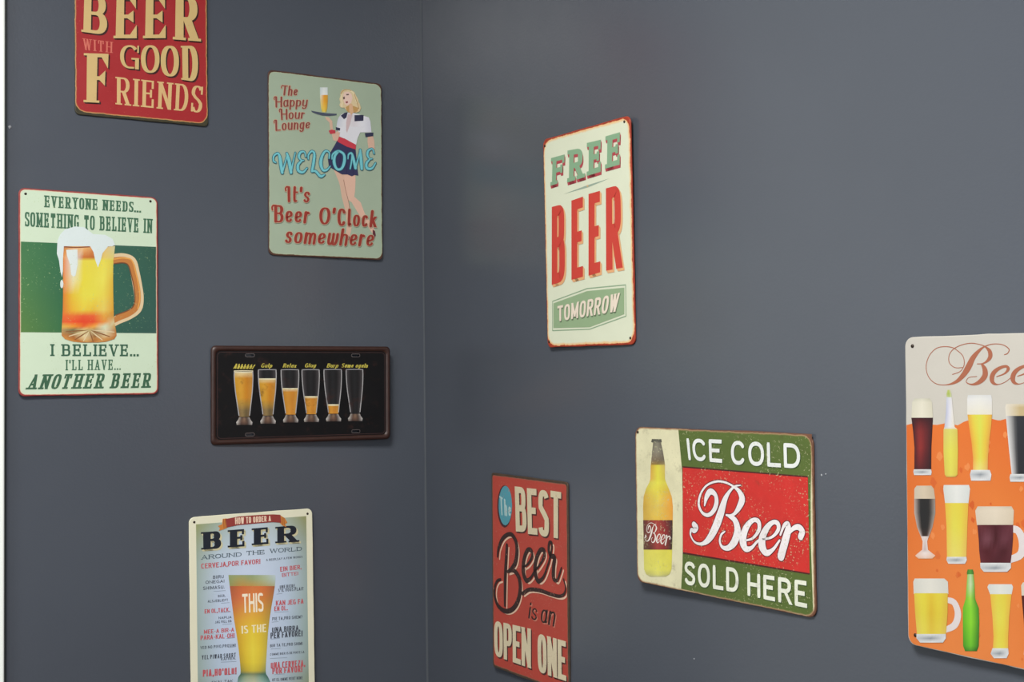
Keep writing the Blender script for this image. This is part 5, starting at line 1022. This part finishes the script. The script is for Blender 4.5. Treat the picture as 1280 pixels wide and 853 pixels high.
   ['P','D8622A',[[-3.7,-5.5],[-4.0,-4.6],[-4.4,-4.3],[-5.0,-4.6],[-5.9,-5.3],[-5.6,-6.0],[-5.2,-6.4],[-4.4,-7.0],[-3.7,-6.3]],1],
   ['P','D8622A',[[-22.4,-8.1],[-22.5,-5.7],[-24.1,-4.1],[-26.2,-6.2],[-27.1,-6.6],[-28.0,-9.5],[-26.4,-10.3],[-24.1,-12.9],[-22.4,-9.6]],1],
   ['P','EE9050',[[-4.7,44.0],[-5.6,45.9],[-7.4,46.2],[-9.5,47.7],[-10.7,45.4],[-10.3,43.0],[-9.2,40.0],[-7.4,40.5],[-5.9,41.2]],1],
   ['P','DC6A30',[[-37.4,-74.8],[-38.2,-73.4],[-39.2,-73.0],[-40.8,-72.0],[-41.2,-74.1],[-41.5,-75.9],[-40.8,-77.6],[-39.0,-76.6],[-37.8,-76.0]],1],
   ['P','D8622A',[[-11.2,-27.2],[-11.2,-26.0],[-12.5,-24.7],[-13.5,-24.9],[-14.1,-26.5],[-14.4,-28.0],[-13.8,-29.1],[-12.5,-28.6],[-11.3,-28.0]],1],
   ['P','EE9050',[[23.7,-94.8],[23.4,-93.3],[22.8,-92.2],[21.8,-93.5],[20.8,-94.3],[21.0,-95.2],[21.4,-95.7],[22.7,-96.6],[23.6,-95.5]],1],
   ['P','E07438',[[-40.2,-75.7],[-39.8,-74.7],[-41.4,-72.2],[-43.1,-74.1],[-43.1,-75.1],[-43.9,-76.3],[-42.6,-78.3],[-41.4,-78.8],[-39.9,-77.1]],1],
   ['P','E07438',[[-17.1,-128.3],[-18.4,-125.0],[-20.5,-125.3],[-23.4,-123.9],[-24.2,-127.0],[-24.6,-129.8],[-22.6,-130.4],[-20.6,-133.4],[-19.0,-130.9]],1],
   ['P','EE9050',[[-62.3,-99.7],[-63.0,-98.4],[-63.7,-98.4],[-64.9,-98.3],[-65.2,-99.3],[-65.6,-100.2],[-64.5,-101.3],[-63.6,-102.1],[-62.9,-100.8]],1],
   ['P','DC6A30',[[-63.1,-74.7],[-63.7,-73.2],[-64.3,-72.7],[-65.6,-73.3],[-66.0,-74.4],[-65.8,-75.5],[-65.3,-75.6],[-64.4,-75.8],[-63.5,-75.4]],1],
   ['P','EE9050',[[12.7,-138.1],[13.3,-136.7],[11.4,-135.2],[9.3,-134.6],[7.7,-137.5],[8.7,-139.3],[9.2,-139.8],[11.2,-142.0],[12.3,-139.9]],1],
   ['P','E07438',[[-37.8,-4.6],[-39.8,-0.7],[-41.9,-1.4],[-44.8,-1.0],[-46.0,-2.8],[-45.8,-6.6],[-44.5,-9.3],[-41.7,-9.8],[-38.7,-6.4]],1],
   ['P','DC6A30',[[-63.4,9.8],[-65.6,11.9],[-66.8,14.4],[-69.8,14.5],[-70.8,11.7],[-71.4,8.6],[-69.2,7.6],[-67.0,4.2],[-65.6,7.0]],1],
   ['P','E07438',[[-73.7,-125.7],[-74.1,-124.1],[-76.3,-123.4],[-78.3,-123.4],[-80.5,-124.4],[-79.9,-127.3],[-78.4,-129.7],[-76.4,-129.0],[-74.5,-127.0]],1],
   ['P','DC6A30',[[33.1,-21.2],[32.2,-18.5],[30.7,-15.8],[28.2,-17.1],[26.2,-19.3],[27.1,-22.8],[28.4,-23.6],[30.9,-25.7],[33.5,-23.2]],1],
   ['P','DC6A30',[[-8.1,-48.2],[-8.1,-44.9],[-10.3,-44.9],[-12.9,-46.2],[-14.1,-47.2],[-14.7,-49.0],[-12.3,-51.3],[-10.5,-51.4],[-8.1,-50.1]],1],
   ['P','EE9050',[[-56.1,34.9],[-58.0,38.2],[-59.6,40.0],[-61.9,38.9],[-63.2,36.7],[-64.2,33.8],[-62.4,32.4],[-59.9,30.4],[-58.2,32.4]],1],
   ['P','D8622A',[[7.7,-133.8],[6.9,-132.0],[5.1,-131.2],[2.9,-129.3],[1.5,-132.8],[1.4,-135.5],[3.0,-136.8],[5.1,-138.0],[7.7,-136.1]],1],
   ['P','E07438',[[54.4,-46.2],[53.4,-43.3],[51.6,-40.4],[49.0,-43.0],[46.2,-45.3],[47.9,-47.9],[48.7,-49.1],[51.3,-49.7],[54.4,-49.2]],1],
   ['P','DC6A30',[[60.8,16.7],[59.4,20.7],[57.7,21.7],[54.4,20.5],[53.7,18.5],[53.1,14.8],[55.0,14.3],[57.3,10.1],[59.2,13.0]],1],
   ['P','EE9050',[[-3.9,50.6],[-4.6,52.6],[-6.7,52.8],[-9.0,55.1],[-11.1,51.9],[-10.6,48.8],[-9.2,47.0],[-6.6,46.8],[-5.2,48.8]],1],
   ['P','EE9050',[[14.5,58.4],[13.1,60.0],[11.7,61.6],[9.9,60.3],[9.5,59.5],[9.2,57.4],[9.9,56.2],[11.7,55.0],[12.8,57.0]],1],
   ['P','EE9050',[[29.1,10.3],[28.4,12.1],[27.4,12.7],[26.2,12.8],[25.6,10.9],[24.8,9.6],[26.2,7.6],[27.4,8.4],[28.3,9.1]],1],
   ['P','DC6A30',[[-69.8,-91.5],[-70.2,-88.0],[-73.2,-86.3],[-75.2,-86.3],[-78.4,-89.3],[-78.7,-93.3],[-75.7,-97.2],[-73.1,-95.2],[-70.6,-93.6]],1],
   ['P','E07438',[[-17.3,-108.1],[-18.0,-107.4],[-18.8,-106.8],[-19.9,-106.8],[-20.6,-107.6],[-20.2,-108.7],[-19.7,-109.2],[-18.8,-109.7],[-18.1,-108.7]],1],
   ['P','EE9050',[[-76.1,-118.8],[-76.8,-117.7],[-77.5,-115.5],[-79.2,-117.2],[-79.6,-117.7],[-79.7,-119.7],[-78.8,-119.9],[-77.6,-121.5],[-76.1,-120.3]],1],
   ['P','EE9050',[[-19.6,-33.3],[-20.6,-30.8],[-22.0,-31.3],[-24.1,-30.2],[-24.3,-32.5],[-24.3,-33.9],[-24.1,-35.5],[-22.0,-35.1],[-21.3,-35.7]],1],
  ]],
  ['lettering', 'terracotta copperplate script Beer with fine loops', 1, None, [
   ['S','AE6A50',[[-44.8,113.7,0.72],[-35.7,116.8,0.72],[-31.5,123.2,0.8],[-32.8,130.9,0.8],[-39.0,136.4,0.8],[-44.4,139.3,0.8],[-53.6,140.5,0.8],[-63.0,138.9,0.8],[-71.1,132.0,0.8],[-74.9,121.4,0.8],[-71.8,111.2,0.8],[-63.4,104.9,0.8],[-51.3,103.9,0.96],[-40.3,107.0,3.2],[-32.1,113.7,5.2],[-26.7,120.9,6.4],[-21.7,129.2,5.2],[-14.5,136.2,2.8],[-8.8,139.5,1.2],[-0.2,141.5,0.8],[10.0,140.5,0.8],[16.5,136.2,0.96],[14.9,132.6,0.8],[11.6,131.4,0.8]],0,None,False],
   ['S','AE6A50',[[-32.9,120.2,0.72],[-42.0,120.3,0.72],[-48.1,125.0,0.8],[-48.2,132.0,0.8],[-43.5,137.7,0.8],[-33.5,141.7,0.8],[-22.8,142.9,0.8],[-12.3,140.9,0.8],[-7.8,138.7,1.6],[-3.9,134.9,4.0],[-3.3,130.0,4.4],[-6.9,125.7,2.4],[-11.7,123.6,1.12],[-17.3,123.4,0.8]],0,None,False],
   ['S','AE6A50',[[-12.1,123.0,2.4],[-9.1,117.6,5.2],[-9.4,112.0,5.6],[-15.4,106.4,4.0],[-23.3,104.2,1.6],[-29.5,106.5,0.8],[-26.8,110.6,0.64],[-17.9,111.7,0.64]],0,None,False],
   ['S','AE6A50',[[3.2,111.4,0.8],[11.7,114.3,1.6],[15.4,118.5,3.2],[13.1,120.8,2.4],[5.9,119.0,3.2],[-0.1,114.6,4.4],[-1.9,109.3,4.8],[-0.3,105.6,3.2],[4.4,104.2,0.96],[12.0,106.5,0.64],[18.8,111.1,0.64]],0,None,False],
   ['S','AE6A50',[[24.8,111.7,0.8],[33.1,114.5,1.6],[36.6,118.7,3.2],[34.4,120.9,2.4],[27.4,119.1,3.2],[21.6,114.8,4.4],[19.8,109.6,4.8],[21.4,106.0,3.2],[26.0,104.6,0.96],[33.3,106.8,0.64],[39.9,111.4,0.64]],0,None,False],
   ['S','AE6A50',[[40.8,111.7,1],[46.6,120.0,3],[45.7,114.9,5],[42.4,105.6,5]],0,None,False],
   ['S','AE6A50',[[44.5,112.8,1],[48.9,119.2,2],[52.5,119.2,4],[51.3,117.1,3]],0,None,False],
  ]],
  ['glass_print', 'picture of a glass of dark red beer', 3, None, [
   ['G',[[-92.8,71.5,-67.4,72.1],[-90.9,58.4,-68.3,59.1],[-89.4,42.3,-69.5,43.2],[-89.9,21.1,-70.0,22.2]],[['3A1A20','421A20','381820','301820'],['3E1C22','8A2C2C','6A2428','341A20'],['421E24','98302E','6A2428','381C22'],['401E24','5C2226','4A1E24','341A20']],1],
   ['G',[[-90.4,21.0,-70.0,22.2],[-91.0,18.4,-69.3,19.7],[-90.0,15.4,-70.0,16.7]],[['D8DCDC','ECEEEE','D0D4D6'],['C8CCD0','9098A0','E4E6E8'],['E0E2E4','F0F0F0','C8CCD0']],2],
  ]],
  ['foam_print', 'band of foam', 3, 1, [
   ['G',[[-88.6,90.4,-70.8,90.6],[-91.6,86.7,-68.2,87.0],[-92.8,71.5,-67.4,72.1]],[['C8C8B4','D8D6C4','C4C2AE'],['D8D6C4','E6E2D0','D4D0BC'],['DCD8C4','E8E4D2','D8D4C0']],0],
  ]],
  ['bottle_print', 'picture of a pale bottle of yellow beer', 3, None, [
   ['G',[[-50.5,99.1,-47.2,99.1],[-51.5,95.1,-45.9,95.2],[-51.5,91.6,-45.5,91.6]],[['C8CC90','B8C468','D4D4B8'],['B4C070','A8BC50','CCD0A8'],['C8CCA8','B8C488','D0D4B8']],0],
   ['G',[[-51.5,92.0,-45.5,92.0],[-52.2,77.4,-44.3,77.5],[-54.2,63.5,-42.6,63.9],[-55.2,61.1,-39.4,61.6]],[['C8CCDC','D8DAE4','E0DEE0'],['B8BCD8','E0E0EC','E8E4DC'],['C0C4D4','E4E4E8','E8E0D0'],['D8D4A8','E0DCA0','E0C8A0']],1],
   ['G',[[-55.2,61.5,-39.4,62.0],[-55.5,39.8,-39.2,40.6],[-54.4,18.2,-40.0,19.1],[-52.5,16.0,-42.3,16.7]],[['D8C470','DCD870','D8C460'],['D8CC5C','E4E05C','DCC850'],['D8C458','E4DC60','D8C050'],['D8B458','DCC868','D4A850']],2],
  ]],
  ['glass_print', 'picture of a flared glass of golden wheat beer', 3, None, [
   ['G',[[-28.3,75.9,-1.9,76.5],[-26.6,64.3,-3.1,65.0],[-24.1,49.0,-5.5,49.8],[-22.8,35.6,-6.8,36.4],[-23.1,24.0,-7.2,25.0]],[['E8A848','E4D850','E0E058','E8D050','E4AC48'],['E8A444','E8D44C','DCE058','E8CC48','E0A448'],['E8A444','E8CC48','DCDC58','E8C848','E0A048'],['E8A84C','E8CC50','E0DC58','E8CC4C','E0A850'],['E8B468','ECD878','E8DC80','E8CC70','E0B068']],1],
   ['G',[[-24.9,24.3,-5.0,25.5],[-26.3,20.0,-3.3,21.4],[-25.1,14.3,-4.3,15.7]],[['D8DCDC','ECEEEE','D0D4D6'],['C8CCD0','9098A0','E4E6E8'],['E0E2E4','F0F0F0','C8CCD0']],2],
  ]],
  ['foam_print', 'band of foam', 3, 1, [
   ['G',[[-27.6,94.3,-2.7,94.5],[-28.5,90.4,-1.9,90.7],[-28.7,75.9,-1.9,76.5]],[['D4D8D8','DEE0DE','D8DADC'],['E4E4E4','E8E8E4','E0E0E0'],['E6E2D4','EAE6D4','E4DED0']],0],
  ]],
  ['glass_print', 'picture of a pint of black stout', 3, None, [
   ['G',[[12.5,75.6,41.3,76.3],[15.1,46.9,38.4,47.9],[17.7,22.7,35.6,23.8]],[['D8D8D8','34363C','2E3036','2C2E34'],['E0E0E0','303238','2C2E34','2C2E34'],['E0E0E2','2E3036','2A2C32','2C2E34']],1],
   ['G',[[16.4,23.0,36.4,24.3],[15.5,19.8,37.2,21.2],[16.3,16.1,36.3,17.5]],[['D8DCDC','ECEEEE','D0D4D6'],['C8CCD0','9098A0','E4E6E8'],['E0E2E4','F0F0F0','C8CCD0']],2],
  ]],
  ['foam_print', 'band of foam', 3, 1, [
   ['G',[[12.9,86.5,40.0,86.9],[11.8,83.3,41.4,83.8],[12.5,75.6,41.3,76.3]],[['E0D8C8','D8CCB0','D4C8B0'],['E4DED0','C8B488','C4B084'],['E4DED0','C8B488','C4B084']],0],
  ]],
  ['glass_print', 'picture of a stemmed goblet of black beer', 3, None, [
   ['G',[[-90.4,-7.7,-65.8,-5.8],[-90.5,-21.6,-65.7,-19.4],[-87.3,-35.2,-69.2,-33.4],[-82.9,-43.9,-73.5,-43.0]],[['B8A8A0','2C2A2C','2A2828','2C2A2C','A09088'],['C0B0A8','262628','262628','2A2828','A09890'],['B8A8A0','2A2828','282628','302C2C','A89890'],['C0B4B0','402C28','382C28','483430','B8A8A0']],1],
   ['G',[[-82.9,-43.5,-73.4,-42.5],[-80.7,-48.3,-75.5,-47.7],[-81.4,-56.4,-74.7,-55.7],[-86.2,-60.0,-70.3,-58.1],[-89.9,-63.2,-66.0,-60.3],[-86.0,-65.5,-69.6,-63.5]],[['D8C8C4','E8DCD8','D0BCB8'],['E8DCDC','D8C8C4','E8DCD8'],['E4D4D0','C8B4B0','E8DCD8'],['E8C8B8','F0E4E0','E8D0C4'],['E8C4B0','ECD8D0','E8C0A8'],['E8B898','E8CCBC','E8B490']],2],
  ]],
  ['foam_print', 'band of foam', 3, 1, [
   ['G',[[-87.4,5.2,-70.1,6.5],[-90.2,2.0,-67.3,3.7],[-90.4,-7.7,-65.8,-5.8]],[['D0C4B0','D8C8B0','C8B8A0'],['D0C4B0','D8C8B0','C8B8A0'],['D0C4B0','D8C8B0','C8B8A0']],0],
  ]],
  ['glass_print', 'picture of a straight glass of yellow beer with thick foam', 3, None, [
   ['G',[[-54.5,-8.9,-28.5,-6.8],[-53.1,-31.8,-29.9,-29.5],[-53.0,-59.9,-31.3,-57.3]],[['E8C048','E8D850','E6D44C','E8B848'],['E8C450','E4DC58','E8DA50','E4B84C'],['E8C860','E8DC70','E8D868','E4BC60']],1],
   ['G',[[-53.0,-59.9,-31.3,-57.3],[-53.6,-62.9,-30.8,-60.2],[-51.5,-66.2,-32.9,-64.0]],[['D8DCDC','ECEEEE','D0D4D6'],['C8CCD0','9098A0','E4E6E8'],['E0E2E4','F0F0F0','C8CCD0']],2],
  ]],
  ['foam_print', 'band of foam', 3, 1, [
   ['G',[[-55.8,8.1,-27.8,10.1],[-56.4,4.5,-26.5,6.6],[-54.5,-9.4,-28.5,-7.3]],[['D8DCD8','E8EAE6','D8DCDA'],['D8DCD8','E8EAE6','D8DCDA'],['D8DCD8','E8EAE6','D8DCDA']],0],
  ]],
  ['mug_print', 'picture of a dimpled mug of dark brown beer', 3, None, [
   ['S','E4DCDC',[[14.9,-26.2,6],[23.3,-27.5,7],[27.9,-37.6,8],[25.4,-48.5,7],[14.0,-54.7,6]],0,None,False],
   ['G',[[-18.5,-9.1,17.1,-6.1],[-21.1,-13.3,19.5,-9.7],[-19.5,-26.7,18.5,-23.0]],[['D4C8B4','DCD0BC','CCBEA8'],['DCD0BC','E4D8C4','D8CAB4'],['D8CCB8','E0D4C0','D4C6B0']],1],
   ['G',[[-19.0,-26.3,18.6,-22.6],[-17.7,-39.3,18.1,-35.5],[-17.3,-50.2,17.0,-46.3],[-15.9,-61.4,15.4,-57.6]],[['6A3038','5A2028','4A1820','5A2430','6A343C'],['542028','7C4854','48161E','6C3844','5A2630'],['602830','501820','5C2630','481820','602C34'],['6A3038','582028','4C1C24','541E28','5C2A34']],2],
   ['G',[[-16.4,-61.0,15.9,-57.1],[-16.0,-65.8,15.8,-61.8],[-12.5,-68.8,11.9,-65.7]],[['D8DCDC','ECEEEE','D0D4D6'],['C8CCD0','9098A0','E4E6E8'],['E0E2E4','F0F0F0','C8CCD0']],3],
  ]],
  ['mug_print', 'picture of a handled mug of bright yellow beer', 3, None, [
   ['S','E6DCDC',[[-54.6,-100.6,5],[-45.6,-102.1,6.5],[-41.5,-112.0,7],[-45.3,-123.0,6.5],[-56.9,-130.1,5]],0,None,False],
   ['G',[[-90.8,-85.4,-56.2,-80.8],[-92.5,-88.9,-52.2,-83.4],[-92.1,-100.8,-51.8,-95.0]],[['D8D8D0','E8E6DC','D8D8D0'],['D8D8D0','E8E6DC','D8D8D0'],['D8D8D0','E8E6DC','D8D8D0']],1],
   ['G',[[-91.5,-99.8,-52.4,-94.2],[-90.6,-118.6,-52.9,-112.6],[-88.6,-139.4,-55.0,-133.6]],[['E4CC50','E8DC48','E4C83C','E8D848','E0BC48'],['E0C048','E6DC4C','E0BC38','E6D444','E0B844'],['E4CC60','E8DC58','E4C848','E8D450','E0C05C']],2],
   ['G',[[-89.2,-139.0,-55.0,-133.1],[-89.2,-143.1,-55.1,-137.2],[-84.8,-146.5,-58.4,-141.8]],[['D8DCDC','ECEEEE','D0D4D6'],['C8CCD0','9098A0','E4E6E8'],['E0E2E4','F0F0F0','C8CCD0']],3],
  ]],
  ['bottle_print', 'picture of a bright green bottle', 3, None, [
   ['G',[[-30.2,-68.9,-24.5,-68.2],[-31.2,-72.2,-23.5,-71.1],[-31.0,-73.9,-23.8,-72.9]],[['3E7A30','5CA040','38702C'],['3E7A30','5CA040','38702C'],['3E7A30','5CA040','38702C']],0],
   ['G',[[-30.5,-73.4,-23.8,-72.5],[-31.4,-82.8,-22.9,-81.6],[-32.6,-96.2,-22.5,-94.7],[-35.9,-105.5,-18.6,-102.9],[-36.1,-118.8,-18.2,-115.9],[-36.1,-140.9,-19.1,-137.9],[-34.1,-145.4,-21.2,-143.1]],[['98C860','B8D8A8','7CB848'],['8CC44C','D0E4B8','70B040'],['70C030','A8E050','509830'],['68B82C','8CDC38','3C8C28'],['60B428','90DC34','3C8428'],['489828','70C430','347424'],['387C28','509030','2C6420']],1],
  ]],
  ['glass_print', 'picture of a slim glass of light beer', 3, None, [
   ['G',[[-6.2,-88.4,15.9,-85.2],[-4.1,-109.3,13.2,-106.5],[-3.3,-126.4,12.0,-123.8],[-4.0,-137.8,11.8,-134.9]],[['E8C048','E8D850','E6D44C','E8B848'],['E8C450','E4DC58','E8DA50','E4B84C'],['E8C048','E8D850','E6D44C','E8B848'],['E8C450','E4DC58','E8DA50','E4B84C']],1],
   ['G',[[-4.5,-137.4,11.8,-134.5],[-6.5,-142.6,12.2,-139.1],[-3.1,-146.2,10.2,-143.7]],[['D8DCDC','ECEEEE','D0D4D6'],['C8CCD0','9098A0','E4E6E8'],['E0E2E4','F0F0F0','C8CCD0']],2],
  ]],
  ['foam_print', 'band of foam', 3, 1, [
   ['G',[[-7.6,-79.5,16.1,-76.3],[-9.2,-82.3,17.5,-78.6],[-6.3,-88.9,15.9,-85.7]],[['D8DCD8','E6E8E2','D8DCDA'],['D8DCD8','E6E8E2','D8DCDA'],['D8DCD8','E6E8E2','D8DCDA']],0],
  ]],
  ['glass_print', 'picture of a dark red glass cut by the frame', 3, None, [
   ['G',[[26.0,-85.0,50.8,-81.4],[28.0,-108.4,48.6,-105.0],[29.1,-129.2,46.9,-126.0]],[['48201C','7A2A26','5A2222','401C1C'],['48201C','7A2A26','5A2222','401C1C'],['48201C','7A2A26','5A2222','401C1C']],1],
   ['G',[[28.7,-129.3,47.4,-126.0],[27.6,-136.9,48.2,-133.1],[29.9,-140.0,45.8,-137.0]],[['D8DCDC','ECEEEE','D0D4D6'],['C8CCD0','9098A0','E4E6E8'],['E0E2E4','F0F0F0','C8CCD0']],2],
  ]],
  ['foam_print', 'band of foam', 3, 1, [
   ['G',[[27.6,-73.0,49.6,-70.0],[25.7,-76.0,51.9,-72.4],[26.0,-85.5,50.8,-81.9]],[['D8D0C0','E4DCCC','D4CCB8'],['D8D0C0','E4DCCC','D4CCB8'],['D8D0C0','E4DCCC','D4CCB8']],0],
  ]],
 ]},
}

# ------------------------------------------------------------------ the signs
steel = plain('dark_nail_steel', '3A302A', .45, .6)
def dome(name, parent, x, y, r, hgt, mat):
    V, F = [(x*MMS, y*MMS, hgt*MMS)], []; n = 14
    for k, (rr, zz) in enumerate(((.5, .85), (.85, .5), (1, .1), (1, -.4))):
        for i in range(n):
            a = 2*math.pi*i/n; V.append(((x+r*rr*math.cos(a))*MMS, (y+r*rr*math.sin(a))*MMS, hgt*zz*MMS))
    for i in range(n):
        j = (i+1) % n; F.append((0, 1+i, 1+j))
        for k in range(3): F.append((1+k*n+i, 1+(k+1)*n+i, 1+(k+1)*n+j, 1+k*n+j))
    return mesh(name, V, F, mat, parent, None, True)
PARAM = {
 # plate colour, corner radius, (edge wear: mx,my,R,amp,rust,pale,pale width), flecks, fleck colour, gain, kwargs
 'S1': ('A8282C', 7, (1.2, 4.2, 15, 4.5, '3E3A28', 'C89A60', 2.0), .2, 'C86050', dict(mottle=.06)),
 'S2': ('9BAA95', 8, (1.6, 2.6, 11, 4.0, '54382C', 'B4BC9C', 1.2), .0, '000000', dict(mottle=.05, rough=.42)),
 'S3': ('CBDDC4', 9, (2.2, 2.2, 8, 2.0, '9A3E3A', 'D8C4A8', 1.5), .45, 'A8C08C', dict(mottle=.03)),
 'S4': ('121113', 8, None, 0, '000000', dict(mottle=.2, mott2=('3A2420', .54, .6), rough=.5, spec=.22)),
 'S5': ('D8D6BE', 9, None, 0, '000000', dict(mottle=.03)),
 'S6': ('DCE2CA', 9, (1.6, 2.8, 17, 7.0, 'A43C26', 'E4B47A', 4.2), .0, 'C8B088', dict(mottle=.03)),
 'S7': ('AE4438', 5, (3.0, 3.6, 5, 3.5, '4A3C30', '8C5A48', 1.6), .8, 'A87C6C', dict(mottle=.12, rough=.42)),
 'S8': ('DCD8B4', 11, (1.6, 1.0, 13, 4.0, '6E4A38', 'A08060', 2.2), 1.0, 'B8B890', dict(mottle=.22, mott2=('4A3A24', .58, .5))),
 'S9': ('CFCBC2', 9, None, 0, '000000', dict(mottle=.04)),
}
NAME = {
 'S1': ('tin_sign', 'red tin sign with large cream letters BEER WITH GOOD FRIENDS'),
 'S2': ('tin_sign', 'pale green tin sign with a blonde waitress holding a tray and the word WELCOME'),
 'S3': ('tin_sign', 'cream and green tin sign with a big beer mug and the words ANOTHER BEER'),
 'S4': ('metal_plate_sign', 'wide black embossed plate sign with six beer glasses emptying from left to right'),
 'S5': ('tin_sign', 'cream bordered pale blue tin sign with a tall beer glass and BEER AROUND THE WORLD'),
 'S6': ('tin_sign', 'cream tin sign with rusty edges reading FREE BEER TOMORROW'),
 'S7': ('tin_sign', 'red tin sign nearest the corner with black script Beer and words OPEN ONE'),
 'S8': ('tin_sign', 'wide red and green tin sign with a bottle reading ICE COLD Beer SOLD HERE'),
 'S9': ('tin_sign', 'orange and beige tin sign with rows of beer glasses and bottles at the right'),
}
for s, (O, ex, ey, w, h) in PLACE.items():
    ex, ey = Vector(ex), Vector(ey); nn = ex.cross(ey)
    M = Matrix((ex, ey, nn)).transposed().to_4x4(); M.translation = Vector(O)+Vector((0, 0, ZREF))
    root = bpy.data.objects.new(NAME[s][0], None); COL.objects.link(root); root.empty_display_size = .05
    root.matrix_world = M
    tag(root, NAME[s][1], 'sign', 'metal beer signs on the grey walls')
    col, r, wear, fl, fc, kw = PARAM[s]; g = GAIN[s]
    wr = wear or (0, 0, 0, 0, None, None, 0)
    mat = tin_print('printed_tin_'+NAME[s][0]+'_'+s.lower(), w, h, *wr, fl, fc, **kw)
    gc = [min(.95, c*g) for c in srgb(col)]
    plate(root, w*1000, h*1000, r, gc, mat, slots=SLOTS if s == 'S4' else ())
    for name, label, L, sub, ops in ART[s]['parts']:
        o = build_part(last if sub else root, name, label, L, ops, g, mat, w*1000, h*1000)
        if not sub: last = o
    for x, y in ART[s]['holes']:
        dome('nail', root, x, y, 1.9, 1.4, steel)['label'] = 'dark nail head in the corner'
    if s == 'S4':
        # raised rounded rim pressed into the sheet, a little inside its edge
        rim = plain('worn_brown_rim', '40261F', .42, 0, .3, 60)
        P = rrect(w*1000-9.5, h*1000-9.5, 7, 8); n = len(P); V, F = [], []
        prof = [(-4.9, -.8), (-4.2, .5), (-2.4, 2.0), (-.2, 2.3), (1.6, 1.6), (3.0, .3), (3.4, -.3)]
        for d, z in prof:
            W2, H2 = w*1000-9.5, h*1000-9.5
            for x, y in P: V.append((x*(1-2*d/W2)*MMS, y*(1-2*d/H2)*MMS, z*MMS))
        for k in range(len(prof)-1):
            for i in range(n):
                j = (i+1) % n; F.append((k*n+i, k*n+j, (k+1)*n+j, (k+1)*n+i))
        mesh('raised_rim', V, [f[::-1] for f in F], rim, root, None, True)['label'] = 'worn brown raised rim'
        for sx, sy in SLOTS:
            V, F = [], []; q = [(sx+x, sy+y) for x, y in rrect(14.6, 4.9, 2.3, 4)]
            pen(V, F, q+[q[0]], lambda j, t: 1.1, False)
            mesh('slot_rim', [(x*MMS, y*MMS, .1*MMS) for x, y in V], [f[::-1] for f in F], plain('bare_slot_metal', '6A6262', .35, .5), root)['label'] = 'bare grey slot edge'
        G_ = rrect(w*1000-20, h*1000-20, 6, 8)
        V, F = [], []; pen(V, F, G_+[G_[0]], lambda j, t: .8, False)
        mesh('rim_line', [(x*MMS, y*MMS, .06*MMS) for x, y in V], [f[::-1] for f in F], plain('dull_red_line', '3E2422', .4), root)

# ------------------------------------------------------------------ marks on the walls
chalk = plain('pale_filler', '989CA2', .7)
def fleck(loc, axis, r, label, nm='plaster_chip'):
    V, F = [], []; n = 9; rr = random.Random(int(r*1e6)+int(loc[2]*1e4))
    for zz, sc in ((0, 1), (.35, .8), (.5, .3)):
        for i in range(n):
            a = 2*math.pi*i/n; q = r*sc*(.75+.5*rr.random())
            u, v, d = q*math.cos(a), q*math.sin(a)*1.2, zz*r
            V.append((d, u, v) if axis == 'x' else (u, -d, v))
    for k in range(2):
        for i in range(n):
            j = (i+1) % n; F.append((k*n+i, k*n+j, (k+1)*n+j, (k+1)*n+i))
    F.append(tuple(range(2*n, 3*n)))
    o = mesh(nm, V, F, chalk, None, None, True); o.location = loc
    return o
tag(fleck((.0002, -.6672, ZREF+.371), 'x', .0022, '', 'filler_lump'), 'small pale filler lump on the left wall close to the white door frame', 'filler')
tag(fleck((.9118, -.0002, ZREF-.1067), 'y', .0011, ''), 'tiny pale chip beside the red and green sign, lower of two', 'chip')
tag(fleck((.918, -.0002, ZREF-.1050), 'y', .0009, ''), 'tiny pale chip beside the red and green sign, upper of two', 'chip')
tag(fleck((.697, -.0002, ZREF-.3427), 'y', .0010, ''), 'tiny pale chip low on the right wall below the red and green sign', 'chip')
bpy.context.view_layer.update()
